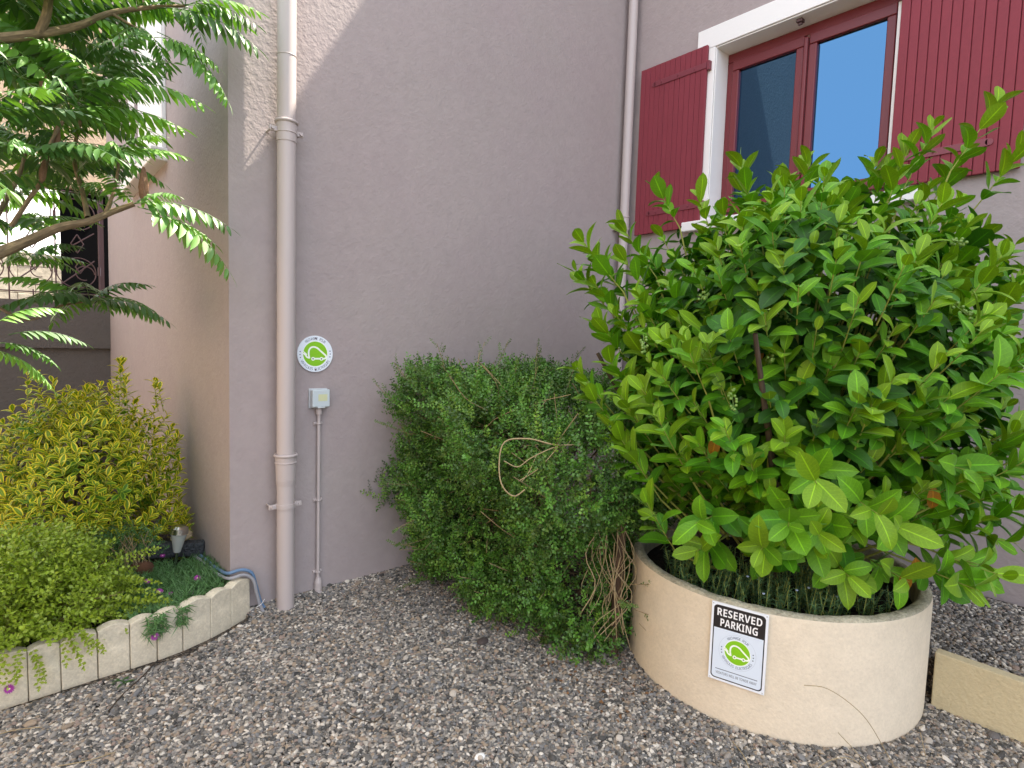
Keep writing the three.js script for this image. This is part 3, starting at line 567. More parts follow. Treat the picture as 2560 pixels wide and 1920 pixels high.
{
  const t = thing('box_hedge', 'dark green small-leaved hedge beside the planter, dry tendril looped on its front', 'hedge');
  const sp = [0, 1, 2].map(i => sprigGeo(.11, 8, .019, .012, false, 400 + i));
  seed(31);
  const lists = [[], [], []], cols = [[], [], []], twigs = [], dry = [];
  // half-widths of the body at a height, as signed distance to its skin
  const sdf = (x, y, z) => {
    const n = .085 * Math.sin(7 * y + 3 * z + .6) + .075 * Math.sin(9 * z + 2 * x + 1) * Math.cos(6 * y) + .03 * Math.sin(17 * x + 13 * z) + .025 * Math.sin(23 * y + 9 * x);
    const topY = 1.24 - .10 * Math.max(0, z - .8) + .04 * Math.sin(6 * x + 8 * z), left = -2.12 - .17 * Math.min(1, Math.max(0, (y - .12) / .6)) + .10 * Math.max(0, .9 - z) * .0 + .25 * Math.max(0, z - 1.0) * .6;
    const zf = 1.50 + .05 * Math.min(1, y / .3);
    const dx = Math.max(left - x, x + 1.0), dy = y - topY, dz = Math.max(z - zf, .06 - z);
    const q = [dx + .13, dy + .13, dz + .13], ou = Math.hypot(Math.max(q[0], 0), Math.max(q[1], 0), Math.max(q[2], 0)), inn = Math.min(Math.max(...q), 0);
    return ou + inn - .13 + n * Math.min(1, .15 + y / .5) - .02;
  };
  const grad = (x, y, z) => { const e = .02; return V(sdf(x + e, y, z) - sdf(x - e, y, z), sdf(x, y + e, z) - sdf(x, y - e, z), sdf(x, y, z + e) - sdf(x, y, z - e)).normalize(); };
  let made = 0;
  for (let k = 0; k < 200000 && made < 10500; k++) {
    const x = rr(-2.45, -.95), y = rr(.02, 1.35), z = rr(.02, 1.65), d = sdf(x, y, z); if (d > 0 || d < -.24 || (d < -.12 && rnd() < .55)) continue;
    if (Math.hypot(x - PC.x, z - PC.z) < PR + .02 && y < .55) continue;
    if (Math.sin(11 * x + 2) * Math.sin(9 * y + 1) * Math.sin(10 * z) > .62 && d > -.14) continue;
    const gdir = grad(x, y, z); if (x > -1.3 && gdir.x > .5) continue;
    const dir = gdir.clone().multiplyScalar(.8).addScaledVector(up0, .45).addScaledVector(rdir(), .65).normalize(), v = made % 3, s = rr(.7, 1.25);
    lists[v].push(basis(V(x, y, z).addScaledVector(dir, -.05), dir, rdir().addScaledVector(up0, .6).addScaledVector(gdir, .5), s));
    const b = rr(.4, 1.45), yel = rnd() < .22 ? 1.5 : 1; cols[v].push(lin(.085 * b * yel, .22 * b * (yel > 1 ? 1.12 : 1), .02 * b)); made++;
  }
  // long shoots standing out of the hedge, as leafy twigs
  for (const [x, y, z, dx, dy, dz, L] of [[-2.25, 1.2, .30, -.6, .7, .1, .22], [-2.0, 1.25, .55, .3, 1, 0, .26], [-1.95, 1.26, .6, .5, .9, .1, .28], [-1.80, 1.24, .85, .05, 1, 0, .24], [-1.66, 1.2, .95, .3, 1, .1, .27], [-2.1, 1.24, .42, -.3, 1, 0, .25], [-2.28, .66, .40, -1, .25, .2, .25], [-2.26, .52, .5, -1, -.1, .25, .26], [-2.24, .36, .45, -1, .1, .1, .24], [-2.28, .95, .35, -1, .4, .1, .25], [-2.27, 1.08, .3, -.8, .55, .15, .3], [-1.9, 1.22, .8, -.1, 1, .2, .2], [-2.1, .05, .3, -1, .1, .3, .25], [-1.95, .35, 1.6, -.6, .3, .8, .25], [-1.88, .40, 1.62, .3, .35, 1, .3], [-1.86, .28, 1.64, .1, -.1, 1, .3], [-1.85, .22, 1.66, .2, -.4, .9, .25]]) {
    const o = V(x, y, z), d = V(dx, dy, dz).normalize(), e = o.clone().addScaledVector(d, L); twigs.push(tube([o, o.clone().lerp(e, .5).addScaledVector(rdir(), .015), e], .0016, 6, 4));
    for (let i = 0; i < 6; i++) { const v = i % 3, pnt = o.clone().lerp(e, .15 + .75 * i / 5); lists[v].push(basis(pnt, d.clone().addScaledVector(rdir(), .5).normalize(), rdir().addScaledVector(up0, .6), i > 3 ? .6 : .75)); cols[v].push(lin(.10, .19, .028)); }
  }
  const mat = tinyMat(); lists.forEach((l, i) => inst('leaves', sp[i], mat, l, cols[i], t));
  for (let i = 0; i < 620; i++) { const a = rr(-2.3, -1.1), z = rr(.15, 1.5), y = rr(.1, 1.2), d = rdir(); d.y = Math.abs(d.y); const o = V(a, y, z); if (sdf(a, y, z) > -.06) continue; twigs.push(tube([o, o.clone().addScaledVector(d, .14).addScaledVector(rdir(), .03), o.clone().addScaledVector(d, .3)], rr(.0012, .0026), 6, 4)); }
  part('twigs', merge(twigs), M.twig, t).userData.kind = 'stuff';
  for (let i = 0; i < 14; i++) part('stem', taper([V(rr(-1.9, -1.3), -.02, rr(.3, 1.35)), V(rr(-2.0, -1.3), .45, rr(.3, 1.4)), V(rr(-2.05, -1.2), 1.0, rr(.3, 1.4))], .012, .004, 8, 6), M.barkDark, t);
  // dry tangled stems by the planter
  for (let i = 0; i < 26; i++) { const o = V(rr(-2.0, -1.80), rr(.45, .78), rr(1.42, 1.60)); dry.push(tube([o, o.clone().add(V(rr(-.06, .06), -.12, rr(-.03, .06))), o.clone().add(V(rr(-.1, .08), -.26, rr(-.04, .08))), o.clone().add(V(rr(-.1, .05), -.4, rr(-.05, .08)))], rr(.0012, .0028), 10, 5)); }
  part('dry_stems', merge(dry), M.dryTwig, t).userData.kind = 'stuff';
  const tw = (l, r) => part('tendril', tube(pts(l).map(p => p.sub(CAM).multiplyScalar(1.045).add(CAM)), r, 40, 5), M.dryTwig, t);
  tw([[-2.195, 1.076, 1.567], [-2.312, 1.079, 1.530], [-2.399, 1.101, 1.452], [-2.472, 1.084, 1.390], [-2.504, 1.001, 1.397], [-2.509, .911, 1.428], [-2.474, .871, 1.462], [-2.44, .90, 1.49]], .0032);
  tw([[-2.22, 1.078, 1.563], [-2.312, 1.07, 1.53], [-2.40, 1.02, 1.47], [-2.44, .985, 1.44], [-2.49, 1.01, 1.41]], .0024); tw([[-2.30, 1.07, 1.535], [-2.38, .98, 1.5], [-2.45, .93, 1.46]], .0022); tw([[-2.38, 1.04, 1.49], [-2.41, .97, 1.48], [-2.44, .93, 1.47]], .0018);
  const st = single('wooden_stake', taper([V(-1.83, -.02, 1.50), V(-1.82, .45, 1.51), V(-1.80, .92, 1.50)], .026, .023, 8, 8), std(lin(.17, .10, .06), .9, { map: barkMap }), 'brown wooden stake half hidden between hedge and planter', 'stake');
}
// ---------------------------------------------------------------- variegated shrub in the bed
{
  seed(606);
  const t = thing('variegated_shrub', 'bushy shrub with yellow edged leaves in the bed against the side wall', 'shrub');
  const leaves = [], stems = [], c0 = V(-3.70, .60, -.92), R = V(.53, .60, .50);
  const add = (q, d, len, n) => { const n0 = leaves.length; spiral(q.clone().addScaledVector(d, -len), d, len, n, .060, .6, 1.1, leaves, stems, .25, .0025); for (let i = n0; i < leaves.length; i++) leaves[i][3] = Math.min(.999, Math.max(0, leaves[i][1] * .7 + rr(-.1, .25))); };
  for (let i = 0; i < 460; i++) {
    const y = 1 - 2 * (i + .5) / 460, a = i * 2.399963, r = Math.sqrt(1 - y * y); if (y < -.8) continue;
    const b = .88 + .12 * Math.sin(4 * a + 3 * y) + rr(-.08, .06), q = V(c0.x + r * Math.cos(a) * R.x * b, c0.y + y * R.y * b, c0.z + r * Math.sin(a) * R.z * b); if (q.x > -3.2) q.x = -3.2 - rr(0, .05);
    add(q, V(Math.cos(a) * r * .7, .6 + .3 * y, Math.sin(a) * r * .7).normalize(), rr(.1, .18), 11);
  }
  for (const p of [[-3.545, 1.315, -.905], [-3.53, 1.24, -.88], [-3.323, 1.215, -.968], [-3.682, 1.183, -.879], [-3.92, 1.233, -.979], [-3.60, 1.2, -.8], [-3.213, .40, -.70], [-3.24, .34, -.66], [-3.3, .28, -.62], [-3.25, .5, -.72], [-3.288, .871, -.770], [-3.75, 1.15, -.85]]) for (let k = 0; k < 2; k++) add(V(...p).addScaledVector(rdir(), .03), V(rr(-.25, .25), 1, rr(-.1, .25)).normalize(), .2, 13);
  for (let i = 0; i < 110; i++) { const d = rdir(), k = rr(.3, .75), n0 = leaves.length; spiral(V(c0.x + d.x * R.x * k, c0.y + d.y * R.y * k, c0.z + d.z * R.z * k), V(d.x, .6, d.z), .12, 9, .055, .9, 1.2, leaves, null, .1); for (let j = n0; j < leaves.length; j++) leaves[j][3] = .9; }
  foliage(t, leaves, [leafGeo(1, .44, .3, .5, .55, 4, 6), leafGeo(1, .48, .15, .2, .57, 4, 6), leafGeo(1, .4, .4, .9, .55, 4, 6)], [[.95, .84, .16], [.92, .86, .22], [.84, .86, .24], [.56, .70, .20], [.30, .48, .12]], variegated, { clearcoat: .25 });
  part('stems', merge(stems), M.greenTwig, t).userData.kind = 'stuff';
  for (let i = 0; i < 6; i++) part('stem', taper([V(c0.x + rr(-.08, .08), .1, c0.z + rr(-.08, .08)), V(c0.x + rr(-.2, .2), .5, c0.z + rr(-.2, .2)), V(c0.x + rr(-.3, .3), .95, c0.z + rr(-.3, .3))], .012, .004, 8, 6), M.barkDark, t);
}
// ---------------------------------------------------------------- bright low shrub over the edging
{
  const t = thing('low_shrub', 'bright yellow green low shrub spilling over the stone edging', 'shrub');
  const sp = [0, 1, 2].map(i => sprigGeo(.13, 8, .023, .0145, false, 500 + i, .1)); seed(44);
  const lists = [[], [], []], cols = [[], [], []], stems = [], root = V(-4.0, .12, -.12);
  for (let i = 0; i < 2100; i++) {
    const a = rr(-2.6, 2.3), k = Math.pow(rnd(), .45), el = rr(.02, 1.35), d = V(Math.cos(a) * Math.cos(el), Math.sin(el), Math.sin(a) * Math.cos(el));
    const q = V(root.x + d.x * .47 * k, root.y + .02 + d.y * .52 * k - .06 * k * k, root.z + d.z * .44 * k); if (q.z > .21 && q.y < .24) q.y = .24 + rr(0, .04); if (q.z > .34) continue;
    const dir = V(d.x * .7 + rr(-.6, .6), d.y * .5 + rr(-.2, .6), d.z * .7 + rr(-.6, .6)).normalize(), v = i % 3;
    lists[v].push(basis(q.addScaledVector(dir, -.08), dir, up0.clone().addScaledVector(rdir(), .5), rr(.7, 1.15))); const b = rr(.75, 1.2); cols[v].push(lin(.30 * b, .42 * b, .022 * b));
    if (i % 4 === 0) stems.push(tube([root, root.clone().lerp(q, .55).addScaledVector(up0, .04), q], .0018, 6, 4));
  }
  for (const [x, y, z, dx, dy, dz] of [[-3.83, .22, .26, .3, -.5, .3], [-3.86, .24, .27, .15, -.7, .2], [-3.80, .22, .26, .5, -.45, .25], [-4.0, .22, .28, 0, -.8, .25], [-3.95, .20, .28, .1, -.7, .2], [-4.04, .24, .28, -.1, -.6, .2], [-3.64, .34, .02, .9, -.1, .3], [-3.66, .28, .08, 1, -.2, .2], [-3.62, .4, -.1, .9, .15, .1], [-3.6, .26, .1, .8, -.3, .3]]) for (let k = 0; k < 3; k++) { lists[k].push(basis(V(x + rr(-.03, .03), y + rr(-.02, .02), z + rr(-.01, .02)), V(dx + rr(-.2, .2), dy, dz + rr(0, .2)).normalize(), V(.1, 1, .5), rr(.7, 1))); cols[k].push(lin(.30, .40, .02)); }
  const mat = tinyMat({ transmission: .3 }); lists.forEach((l, i) => inst('leaves', sp[i], mat, l, cols[i], t));
  part('stems', merge(stems), M.twig, t).userData.kind = 'stuff';
  // darker blue-green herb behind it
  const h = thing('herb_clump', 'dull green herb with dry straw stems below the yellow edged shrub', 'plant'); seed(45);
  const l2 = [[], [], []], c2 = [[], [], []], straw = [];
  for (let i = 0; i < 260; i++) { const o = V(rr(-3.74, -3.42), rr(.24, .40), rr(-.66, -.42)); l2[i % 3].push(basis(o, V(rr(-1, 1), rr(.1, .9), rr(-.6, 1)).normalize(), rdir().addScaledVector(up0, .8), rr(.35, .6))); const b = rr(.7, 1.2); c2[i % 3].push(lin(.09 * b, .22 * b, .05 * b)); }
  for (let i = 0; i < 34; i++) { const o = V(rr(-3.66, -3.46), .13, rr(-.56, -.4)); straw.push(tube([o, o.clone().add(V(rr(-.03, .03), .12, rr(-.03, .03))), o.clone().add(V(rr(-.07, .07), rr(.2, .27), rr(-.05, .05)))], .0018, 6, 4)); }
  l2.forEach((l, i) => inst('leaves', sp[i], mat, l, c2[i], h)); part('straw_stems', merge(straw), M.dryTwig, h).userData.kind = 'stuff';
}
// ---------------------------------------------------------------- ground cover with magenta flowers
{
  const t = thing('flower_mat', 'mat of needle-leaved ground cover with magenta flowers behind the edging', 'plant'); seed(88);
  const g = new THREE.ConeGeometry(.0026, .044, 4, 1); g.translate(0, .022, 0); const ms = [], cs = [];
  const put = (x, y, z, d) => { ms.push(basis(V(x, y, z), d, V(.3, .1, 1), rr(.7, 1.3))); const b = rr(.7, 1.25); cs.push(lin(.10 * b, .23 * b, .06 * b)); };
  for (let i = 0; i < 5200; i++) { const x = rr(-3.66, -3.16), z = rr(-.52, .19); if (z > .19 - Math.max(0, x + 3.43) * .55) continue; const edge = Math.min(1, (x + 3.68) / .15); if (rnd() > edge + .2) continue; put(x, .15 + .045 * rnd() + .02 * Math.sin(9 * x + 7 * z), z, V(rr(-1, 1), rr(.2, 1.2), rr(-.6, 1)).normalize()); }
  for (const [x, z] of [[-3.53, .235], [-3.56, .245], [-3.44, .215]]) for (let i = 0; i < 90; i++) put(x + rr(-.03, .03), .22 - rnd() * .09, z + rr(0, .03), V(rr(-1, 1), rr(-.9, .4), rr(.1, 1)).normalize());
  inst('leaves', g, tinyMat({ transmission: .1 }), ms, cs, t);
  const pg = [], fm = std(lin(.30, .022, .26), .6, { side: THREE.DoubleSide }); for (let i = 0; i < 26; i++) { const q = leafGeo(.016, .0032, .1, .5, .6, 2, 3); q.rotateX(-Math.PI / 2 + .25 + (i % 2) * .25); q.rotateY(i / 26 * 6.283); pg.push(q); } const fg = merge(pg), cg = new THREE.SphereGeometry(.0035, 8, 6), cm = std(lin(.7, .62, .4), .8);
  for (const [x, y, z, ty, big] of [[-3.482, .205, -.04, .5, 1], [-3.51, .21, -.2, .4, .9], [-3.304, .215, -.08, .5, 1.1], [-3.44, .20, .0, .3, .7], [-3.359, .20, .05, .4, .7], [-3.157, .215, .03, .6, .8], [-3.555, .13, .275, 1.2, 1], [-4.05, .085, .295, 1.2, 1], [-3.39, .23, -.49, .3, .8]]) {
    const f = part('flower', fg, fm, t); f.position.set(x, y, z); f.rotation.set(ty, rr(-.5, .5), rr(-.3, .3)); f.scale.setScalar(big * 1.25); part('flower_centre', cg, cm, f);
  }
}
// ---------------------------------------------------------------- sumac tree
{
  const t = thing('sumac_tree', 'sumac tree with long feathery leaves reaching in over the flower bed', 'tree'); seed(707);
  const branch = (l, r0, r1, m = M.bark) => part('branch', taper(pts(l), r0, r1, l.length * 6, 10), m, t);
  part('trunk', taper(pts([[-4.75, 0.1, -.25], [-4.72, .7, -.15], [-4.6, 1.25, .1], [-4.45, 1.5, .22], [-4.3, 1.62, .28]]), .05, .03, 30, 12), M.bark, t);
  part('trunk', taper(pts([[-4.72, .7, -.15], [-4.7, 1.4, -.05], [-4.5, 2.1, .1], [-4.3, 2.42, .2], [-4.094, 2.53, .231]]), .04, .021, 30, 12), M.bark, t);
  branch([[-4.3, 1.62, .28], [-4.113, 1.714, .292], [-4.036, 1.780, .220], [-3.953, 1.839, .181], [-3.849, 1.912, .158], [-3.756, 1.950, .156], [-3.674, 2.004, .143], [-3.591, 2.052, .157]], .029, .011);
  branch([[-4.094, 2.530, .231], [-4.017, 2.571, .227], [-3.902, 2.629, .229], [-3.777, 2.716, .197], [-3.662, 2.827, .153], [-3.514, 2.901, .170], [-3.395, 2.940, .203]], .020, .006);
  branch([[-3.902, 2.629, .229], [-3.880, 2.696, .241], [-3.866, 2.805, .217], [-3.845, 2.970, .140], [-3.80, 3.2, .1]], .017, .010);
  branch([[-4.2, 1.66, .2], [-4.077, 1.874, .042], [-4.002, 2.070, -.178], [-3.960, 2.199, -.286], [-3.930, 2.356, -.409]], .013, .007);
  branch([[-3.751, 1.973, .104], [-3.749, 2.103, -.093], [-3.758, 2.350, -.391], [-3.718, 2.568, -.510], [-3.721, 2.772, -.666]], .011, .007);
  branch([[-4.3, 1.5, -.1], [-4.107, 1.610, -.359], [-3.948, 1.535, -.412], [-3.819, 1.612, -.507], [-3.694, 1.645, -.533]], .009, .005);
  branch([[-4.0, 1.9, .1], [-3.95, 2.0, .12], [-3.9, 2.1, .15], [-3.87, 2.25, .12], [-3.806, 2.401, .095]], .009, .006);
  branch([[-3.7, 1.98, .15], [-3.66, 2.1, .14], [-3.634, 2.266, .125]], .008, .005);
  branch([[-3.662, 2.827, .153], [-3.6, 2.80, .17], [-3.517, 2.771, .180]], .007, .004);
  branch([[-3.721, 2.6, -.55], [-3.65, 2.65, -.6], [-3.555, 2.672, -.645]], .006, .004, M.barkDark);
  branch([[-3.721, 2.772, -.666], [-3.6, 2.86, -.72], [-3.535, 2.941, -.786]], .006, .004, M.barkDark);
  // fronds
  const frondGeo = (L, n, ll, sd, hang) => {
    seed(sd); const list = [], arch = rr(.55, .9), f = s => V(0, L * (s - .12 * s * s), L * (.18 * s - arch * .55 * s * s)); const c = []; for (let i = 0; i <= 6; i++) c.push(f(i / 6));
    list.push(taper(c, .0026, .0011, 8, 5)); const curve = new THREE.CatmullRomCurve3(c);
    for (let i = 0; i < n; i++) { const s = .16 + .80 * i / (n - 1), o = curve.getPointAt(s), ax = curve.getTangentAt(s), k = ll * (.62 + .5 * Math.sin(Math.PI * Math.min(1, .12 + s * .92)));
      for (const sd2 of [-1, 1]) { const lf = leafGeo(1, .29, .22, rr(.2, .7), .38, 2, 5, 0, .9), d = V(sd2, 0, 0).addScaledVector(ax, rr(.35, .6)).addScaledVector(V(0, 0, -1), hang * rr(.7, 1.3)).normalize(); lf.applyMatrix4(basis(o, d, V(-sd2 * .25 * hang, 0, 1).addScaledVector(rdir(), .2), k)); list.push(lf); } }
    const lf = leafGeo(1, .25, .2, .3, .38, 2, 5, 0, .9); lf.applyMatrix4(basis(curve.getPointAt(1), curve.getTangentAt(1), V(0, 0, 1), ll * .8)); list.push(lf);
    return merge(list);
  };
  const geos = [frondGeo(.46, 10, .105, 1, .45), frondGeo(.50, 11, .108, 2, .8), frondGeo(.40, 9, .098, 3, 1.2), frondGeo(.47, 10, .10, 4, .6)];
  const mats = [[.11, .30, .02], [.08, .23, .02], [.16, .38, .02], [.06, .17, .02]].map(c => phys(lin(...c), .6, { side: THREE.DoubleSide, transmission: .48, thickness: 0, clearcoat: .5, clearcoatRoughness: .25 }));
  seed(909);
  const frond = (p, d, s = 1, gi = -1) => { const g = gi < 0 ? Math.floor(rnd() * 4) : gi; meshAt('frond', geos[g], mats[Math.floor(rnd() * 4)], basis(V(...p), V(...d), V(rr(-.25, .25), 1, rr(-.25, .25)), s), t); };
  const whorl = (p, n, s, el = .35) => { const a0 = rnd() * 6.28; for (let i = 0; i < n; i++) { const a = a0 + i * 6.283 / n + rr(-.25, .25), e = el + rr(-.3, .35); const d = V(Math.cos(a) * Math.cos(e), Math.sin(e), Math.sin(a) * Math.cos(e)); const q = V(...p); const L = s * rr(.8, 1.1); if (q.x + d.x * .42 * L > -3.19 && q.z + d.z * .42 * L < .06) continue; frond(q.toArray(), d.toArray(), L); } };
  // lit whorls
  whorl([-3.591, 2.052, .157], 4, .6, .6); whorl([-3.66, 2.236, .125], 7, .7); whorl([-3.395, 2.940, .203], 7, .85); whorl([-3.517, 2.771, .180], 4, .65, 0);
  whorl([-3.946, 2.178, .194], 8, .85); whorl([-3.806, 2.401, .095], 9, .9); whorl([-4.074, 2.262, .273], 7, .9); whorl([-3.269, 3.123, .229], 6, .8); whorl([-3.720, 2.943, .118], 9, .95); whorl([-3.80, 3.2, .1], 8, 1);
  whorl([-3.70, 2.52, .14], 8, .85); whorl([-4.02, 2.72, .2], 8, .95); whorl([-3.95, 3.0, .1], 8, 1); whorl([-3.62, 3.1, .05], 8, .9); whorl([-4.25, 2.0, .2], 9, 1); whorl([-4.4, 2.5, .1], 9, 1.1); whorl([-4.6, 2.9, -.1], 10, 1.1); whorl([-4.5, 2.3, -.5], 10, 1.1); whorl([-4.7, 2.6, .5], 10, 1.1); whorl([-4.3, 3.1, .3], 9, 1.05); whorl([-4.9, 2.2, -.2], 10, 1.1);
  // chosen long fronds that stand against the wall
  frond([-3.60, 2.05, .16], [.86, .12, .30], .85, 1); frond([-3.58, 2.04, .17], [.75, -.28, .34], .98, 1); frond([-3.55, 2.02, .16], [.85, -.10, .12], .7, 0); frond([-3.50, 2.90, .18], [.8, .05, .35], .9, 1); frond([-3.50, 2.80, .18], [.7, -.35, .3], .8, 1); frond([-3.395, 2.945, .203], [.85, .15, .4], .8, 2);
  frond([-4.02, 1.47, .40], [.9, .15, -.2], .55, 0); frond([-4.05, 1.44, .40], [.7, -.1, -.4], .5, 0); frond([-4.06, 1.50, .42], [.6, .5, -.2], .5, 3); frond([-4.08, 1.42, .36], [.8, -.35, -.1], .55, 0);
  // shaded whorls further back
  whorl([-3.694, 1.645, -.533], 11, .85, .3); whorl([-3.721, 2.772, -.666], 10, 1); whorl([-3.923, 2.420, -.676], 10, 1); whorl([-3.855, 2.886, -.794], 10, 1); whorl([-3.66, 2.99, -.7], 6, .8); whorl([-3.960, 3.091, -.772], 9, 1); whorl([-3.66, 2.672, -.5], 5, .7); whorl([-3.931, 1.862, -.895], 7, .7); whorl([-4.0, 2.62, -.35], 9, 1); whorl([-3.85, 2.25, -.5], 8, .9); whorl([-3.70, 3.1, -.5], 9, 1); whorl([-3.8, 2.6, -.3], 9, .9); whorl([-3.75, 2.3, -.25], 8, .85); whorl([-3.95, 2.85, -.25], 9, 1); whorl([-4.1, 3.2, -.4], 9, 1); whorl([-3.85, 2.62, -.85], 9, .95); whorl([-3.95, 2.2, -.9], 9, .9); whorl([-3.78, 3.0, -.95], 9, .9); whorl([-3.75, 2.4, -.8], 7, .8); whorl([-3.9, 2.75, .05], 8, .85); whorl([-4.0, 2.0, -.7], 8, .9);
  // fruit cones
  const cone = (p, s) => { const g = new THREE.IcosahedronGeometry(1, 3), q = g.attributes.position; for (let i = 0; i < q.count; i++) { const x = q.getX(i), y = q.getY(i), z = q.getZ(i), k = 1 + .16 * Math.sin(x * 17 + y * 9) * Math.sin(z * 19 + y * 13); q.setXYZ(i, x * k * .0145 * (1 - .35 * y), y * .058, z * k * .0145 * (1 - .35 * y)); } g.computeVertexNormals(); const m = part('fruit_cone', g, std(lin(.40, .22, .13), .95, { bumpMap: concreteBump, bumpScale: .01 }), t); m.position.set(...p); m.scale.setScalar(s); m.rotation.set(rr(-.2, .2), 0, rr(-.2, .2)); };
  cone([-3.562, 2.135, .21], 1.25); cone([-3.851, 2.278, .095], 1.05); cone([-3.886, 2.502, .082], 1); cone([-3.90, 2.12, .2], .8);
}
// ---------------------------------------------------------------- small things in the bed
{
  const l = thing('solar_light', 'small stainless steel garden light stuck in the flower bed', 'garden light', [-3.335, .15, -.46]); l.scale.setScalar(1.4); l.rotation.z = -.10; l.rotation.x = .05;
  part('stake', cyl(0, -.02, .075, 0, .0065, .0065, 12), M.steel, l);
  part('lens', cyl(0, .072, .150, 0, .014, .030, 24), phys(lin(.55, .57, .52), .25, { metalness: .4 }), l);
  part('cap', merge([cyl(0, .150, .172, 0, .034, .032, 28), cyl(0, .172, .180, 0, .032, .020, 28)]), M.steel, l);
  seed(15);
  const rock = (g, k, sd) => { seed(sd); const p = g.attributes.position, a = rr(0, 9); for (let i = 0; i < p.count; i++) { const x = p.getX(i), y = p.getY(i), z = p.getZ(i), f = 1 + k * Math.sin(x * 31 + a) * Math.cos(z * 27 + y * 22) + k * .6 * Math.sin(z * 53 + x * 41 + a); p.setXYZ(i, x * f, y * f, z * f); } g.computeVertexNormals(); return g; };
  const sl = single('slate_slab', metreUV(rock(new RoundedBoxGeometry(.40, .085, .06, 4, .012), .05, 3)), M.slate, 'long dark slate slab lying behind the garden light', 'slab', [-3.36, .235, -.58]); sl.rotation.set(.1, -.25, -.06);
  const ps = single('pale_stone', rock(new THREE.IcosahedronGeometry(.05, 3), .2, 4), std(lin(.55, .45, .30), .95, { map: stoneMap }), 'knobbly pale tan stone resting on the dark slate slab', 'stone', [-3.27, .30, -.57]); ps.scale.set(1.2, .55, .8);
  single('root_ball', rock(new THREE.IcosahedronGeometry(.055, 4), .22, 6), std(lin(.10, .045, .022), 1), 'brown fibrous root ball lying on the bed soil', 'root ball', [-3.50, .19, -.45]);
  single('garden_hose', tube(pts([[-3.20, .17, -.75], [-3.19, .19, -.4], [-3.185, .22, -.1], [-3.175, .248, .03], [-3.12, .254, .035], [-3.07, .228, .035], [-3.045, .15, .035], [-3.02, .05, .035], [-2.99, -.01, .045]]), .0085, 60, 10), M.hoseBlue, 'blue hose bending over the end of the edging', 'hose');
  single('cable_sleeve', tube(pts([[-3.225, .17, -.7], [-3.21, .19, -.35], [-3.195, .21, -.05], [-3.175, .228, .055], [-3.115, .234, .06], [-3.07, .20, .06], [-3.05, .12, .06], [-3.03, .04, .06], [-3.01, -.01, .07]]), .0085, 60, 10), M.hoseGrey, 'grey cable sleeve tied to the blue hose', 'cable');
  single('cable_tie', tube(pts([[-3.055, .045, .073], [-3.03, .055, .072], [-3.005, .068, .05]]), .0016, 10, 6), std(lin(.8, .8, .8), .4), 'white cable tie round the grey sleeve and blue hose', 'cable tie');
  // rosemary in the planter
  const r = thing('rosemary', 'needle-leaved rosemary with tiny pale blue flowers inside the planter rim', 'plant'); seed(61);
  const sp = new THREE.ConeGeometry(.0021, .025, 3, 1); sp.translate(0, .0125, 0); const ms = [], cs = [], stems = [];
  for (let i = 0; i < 300; i++) {
    const a = rr(1.5, 3.9), rad = rr(.2, .55), o = V(PC.x + Math.cos(a) * rad, .40, PC.z + Math.sin(a) * rad); if (o.x > -1.1) continue;
    const e = o.clone().add(V(rr(-.04, .04), rr(.08, .18), rr(-.04, .04))); stems.push(tube([o, o.clone().lerp(e, .5), e], .0014, 3, 4));
    for (let k = 0; k < 26; k++) { const q = o.clone().lerp(e, .1 + .9 * k / 26), d = V(rr(-1, 1), rr(.1, .9), rr(-1, 1)).normalize(); ms.push(basis(q, d, V(.1, .2, 1), rr(.8, 1.3))); const b = rr(.7, 1.2); cs.push(lin(.07 * b, .16 * b, .05 * b)); }
  }
  inst('leaves', sp, tinyMat({ transmission: .05 }), ms, cs, r); part('stems', merge(stems), M.greenTwig, r).userData.kind = 'stuff';
  const fl = new THREE.IcosahedronGeometry(.006, 1), fm = std(lin(.45, .55, .75), .8); for (const [a, rad, y] of [[2.2, .5, .53], [2.5, .48, .54], [2.75, .52, .52], [2.9, .45, .55], [2.35, .42, .53], [2.05, .5, .50]]) { const f = part('flower', fl, fm, r); f.position.set(PC.x + Math.cos(a) * rad, y, PC.z + Math.sin(a) * rad); f.scale.set(1, .6, 1); }
  // dry grass by the planter foot
  const dg = thing('dry_grass', 'dry bent grass stalks at the foot of the round planter', 'grass');
  for (const l2 of [[[-1.66, 0, 2.66], [-1.72, .10, 2.63], [-1.80, .24, 2.57], [-1.89, .325, 2.48], [-1.95, .334, 2.43]], [[-1.74, 0, 2.60], [-1.79, .08, 2.57], [-1.86, .17, 2.52]], [[-1.76, 0, 2.6], [-1.80, .06, 2.57], [-1.85, .085, 2.54], [-1.91, .07, 2.5], [-1.97, .02, 2.47]], [[-1.48, 0, 2.70], [-1.49, .05, 2.69], [-1.5, .1, 2.68]]]) part('stalk', tube(pts(l2), .0014, 24, 5), M.dryTwig, dg);
  // litter on the gravel
  const twl = ['long pale straw lying on gravel at the left edge', 'thin dark twig lying on gravel below the stone edging', 'pale straw on the gravel left of the parking sign', 'short bent twig in the middle of the gravel', 'pale twig on the gravel near the bottom left corner'];
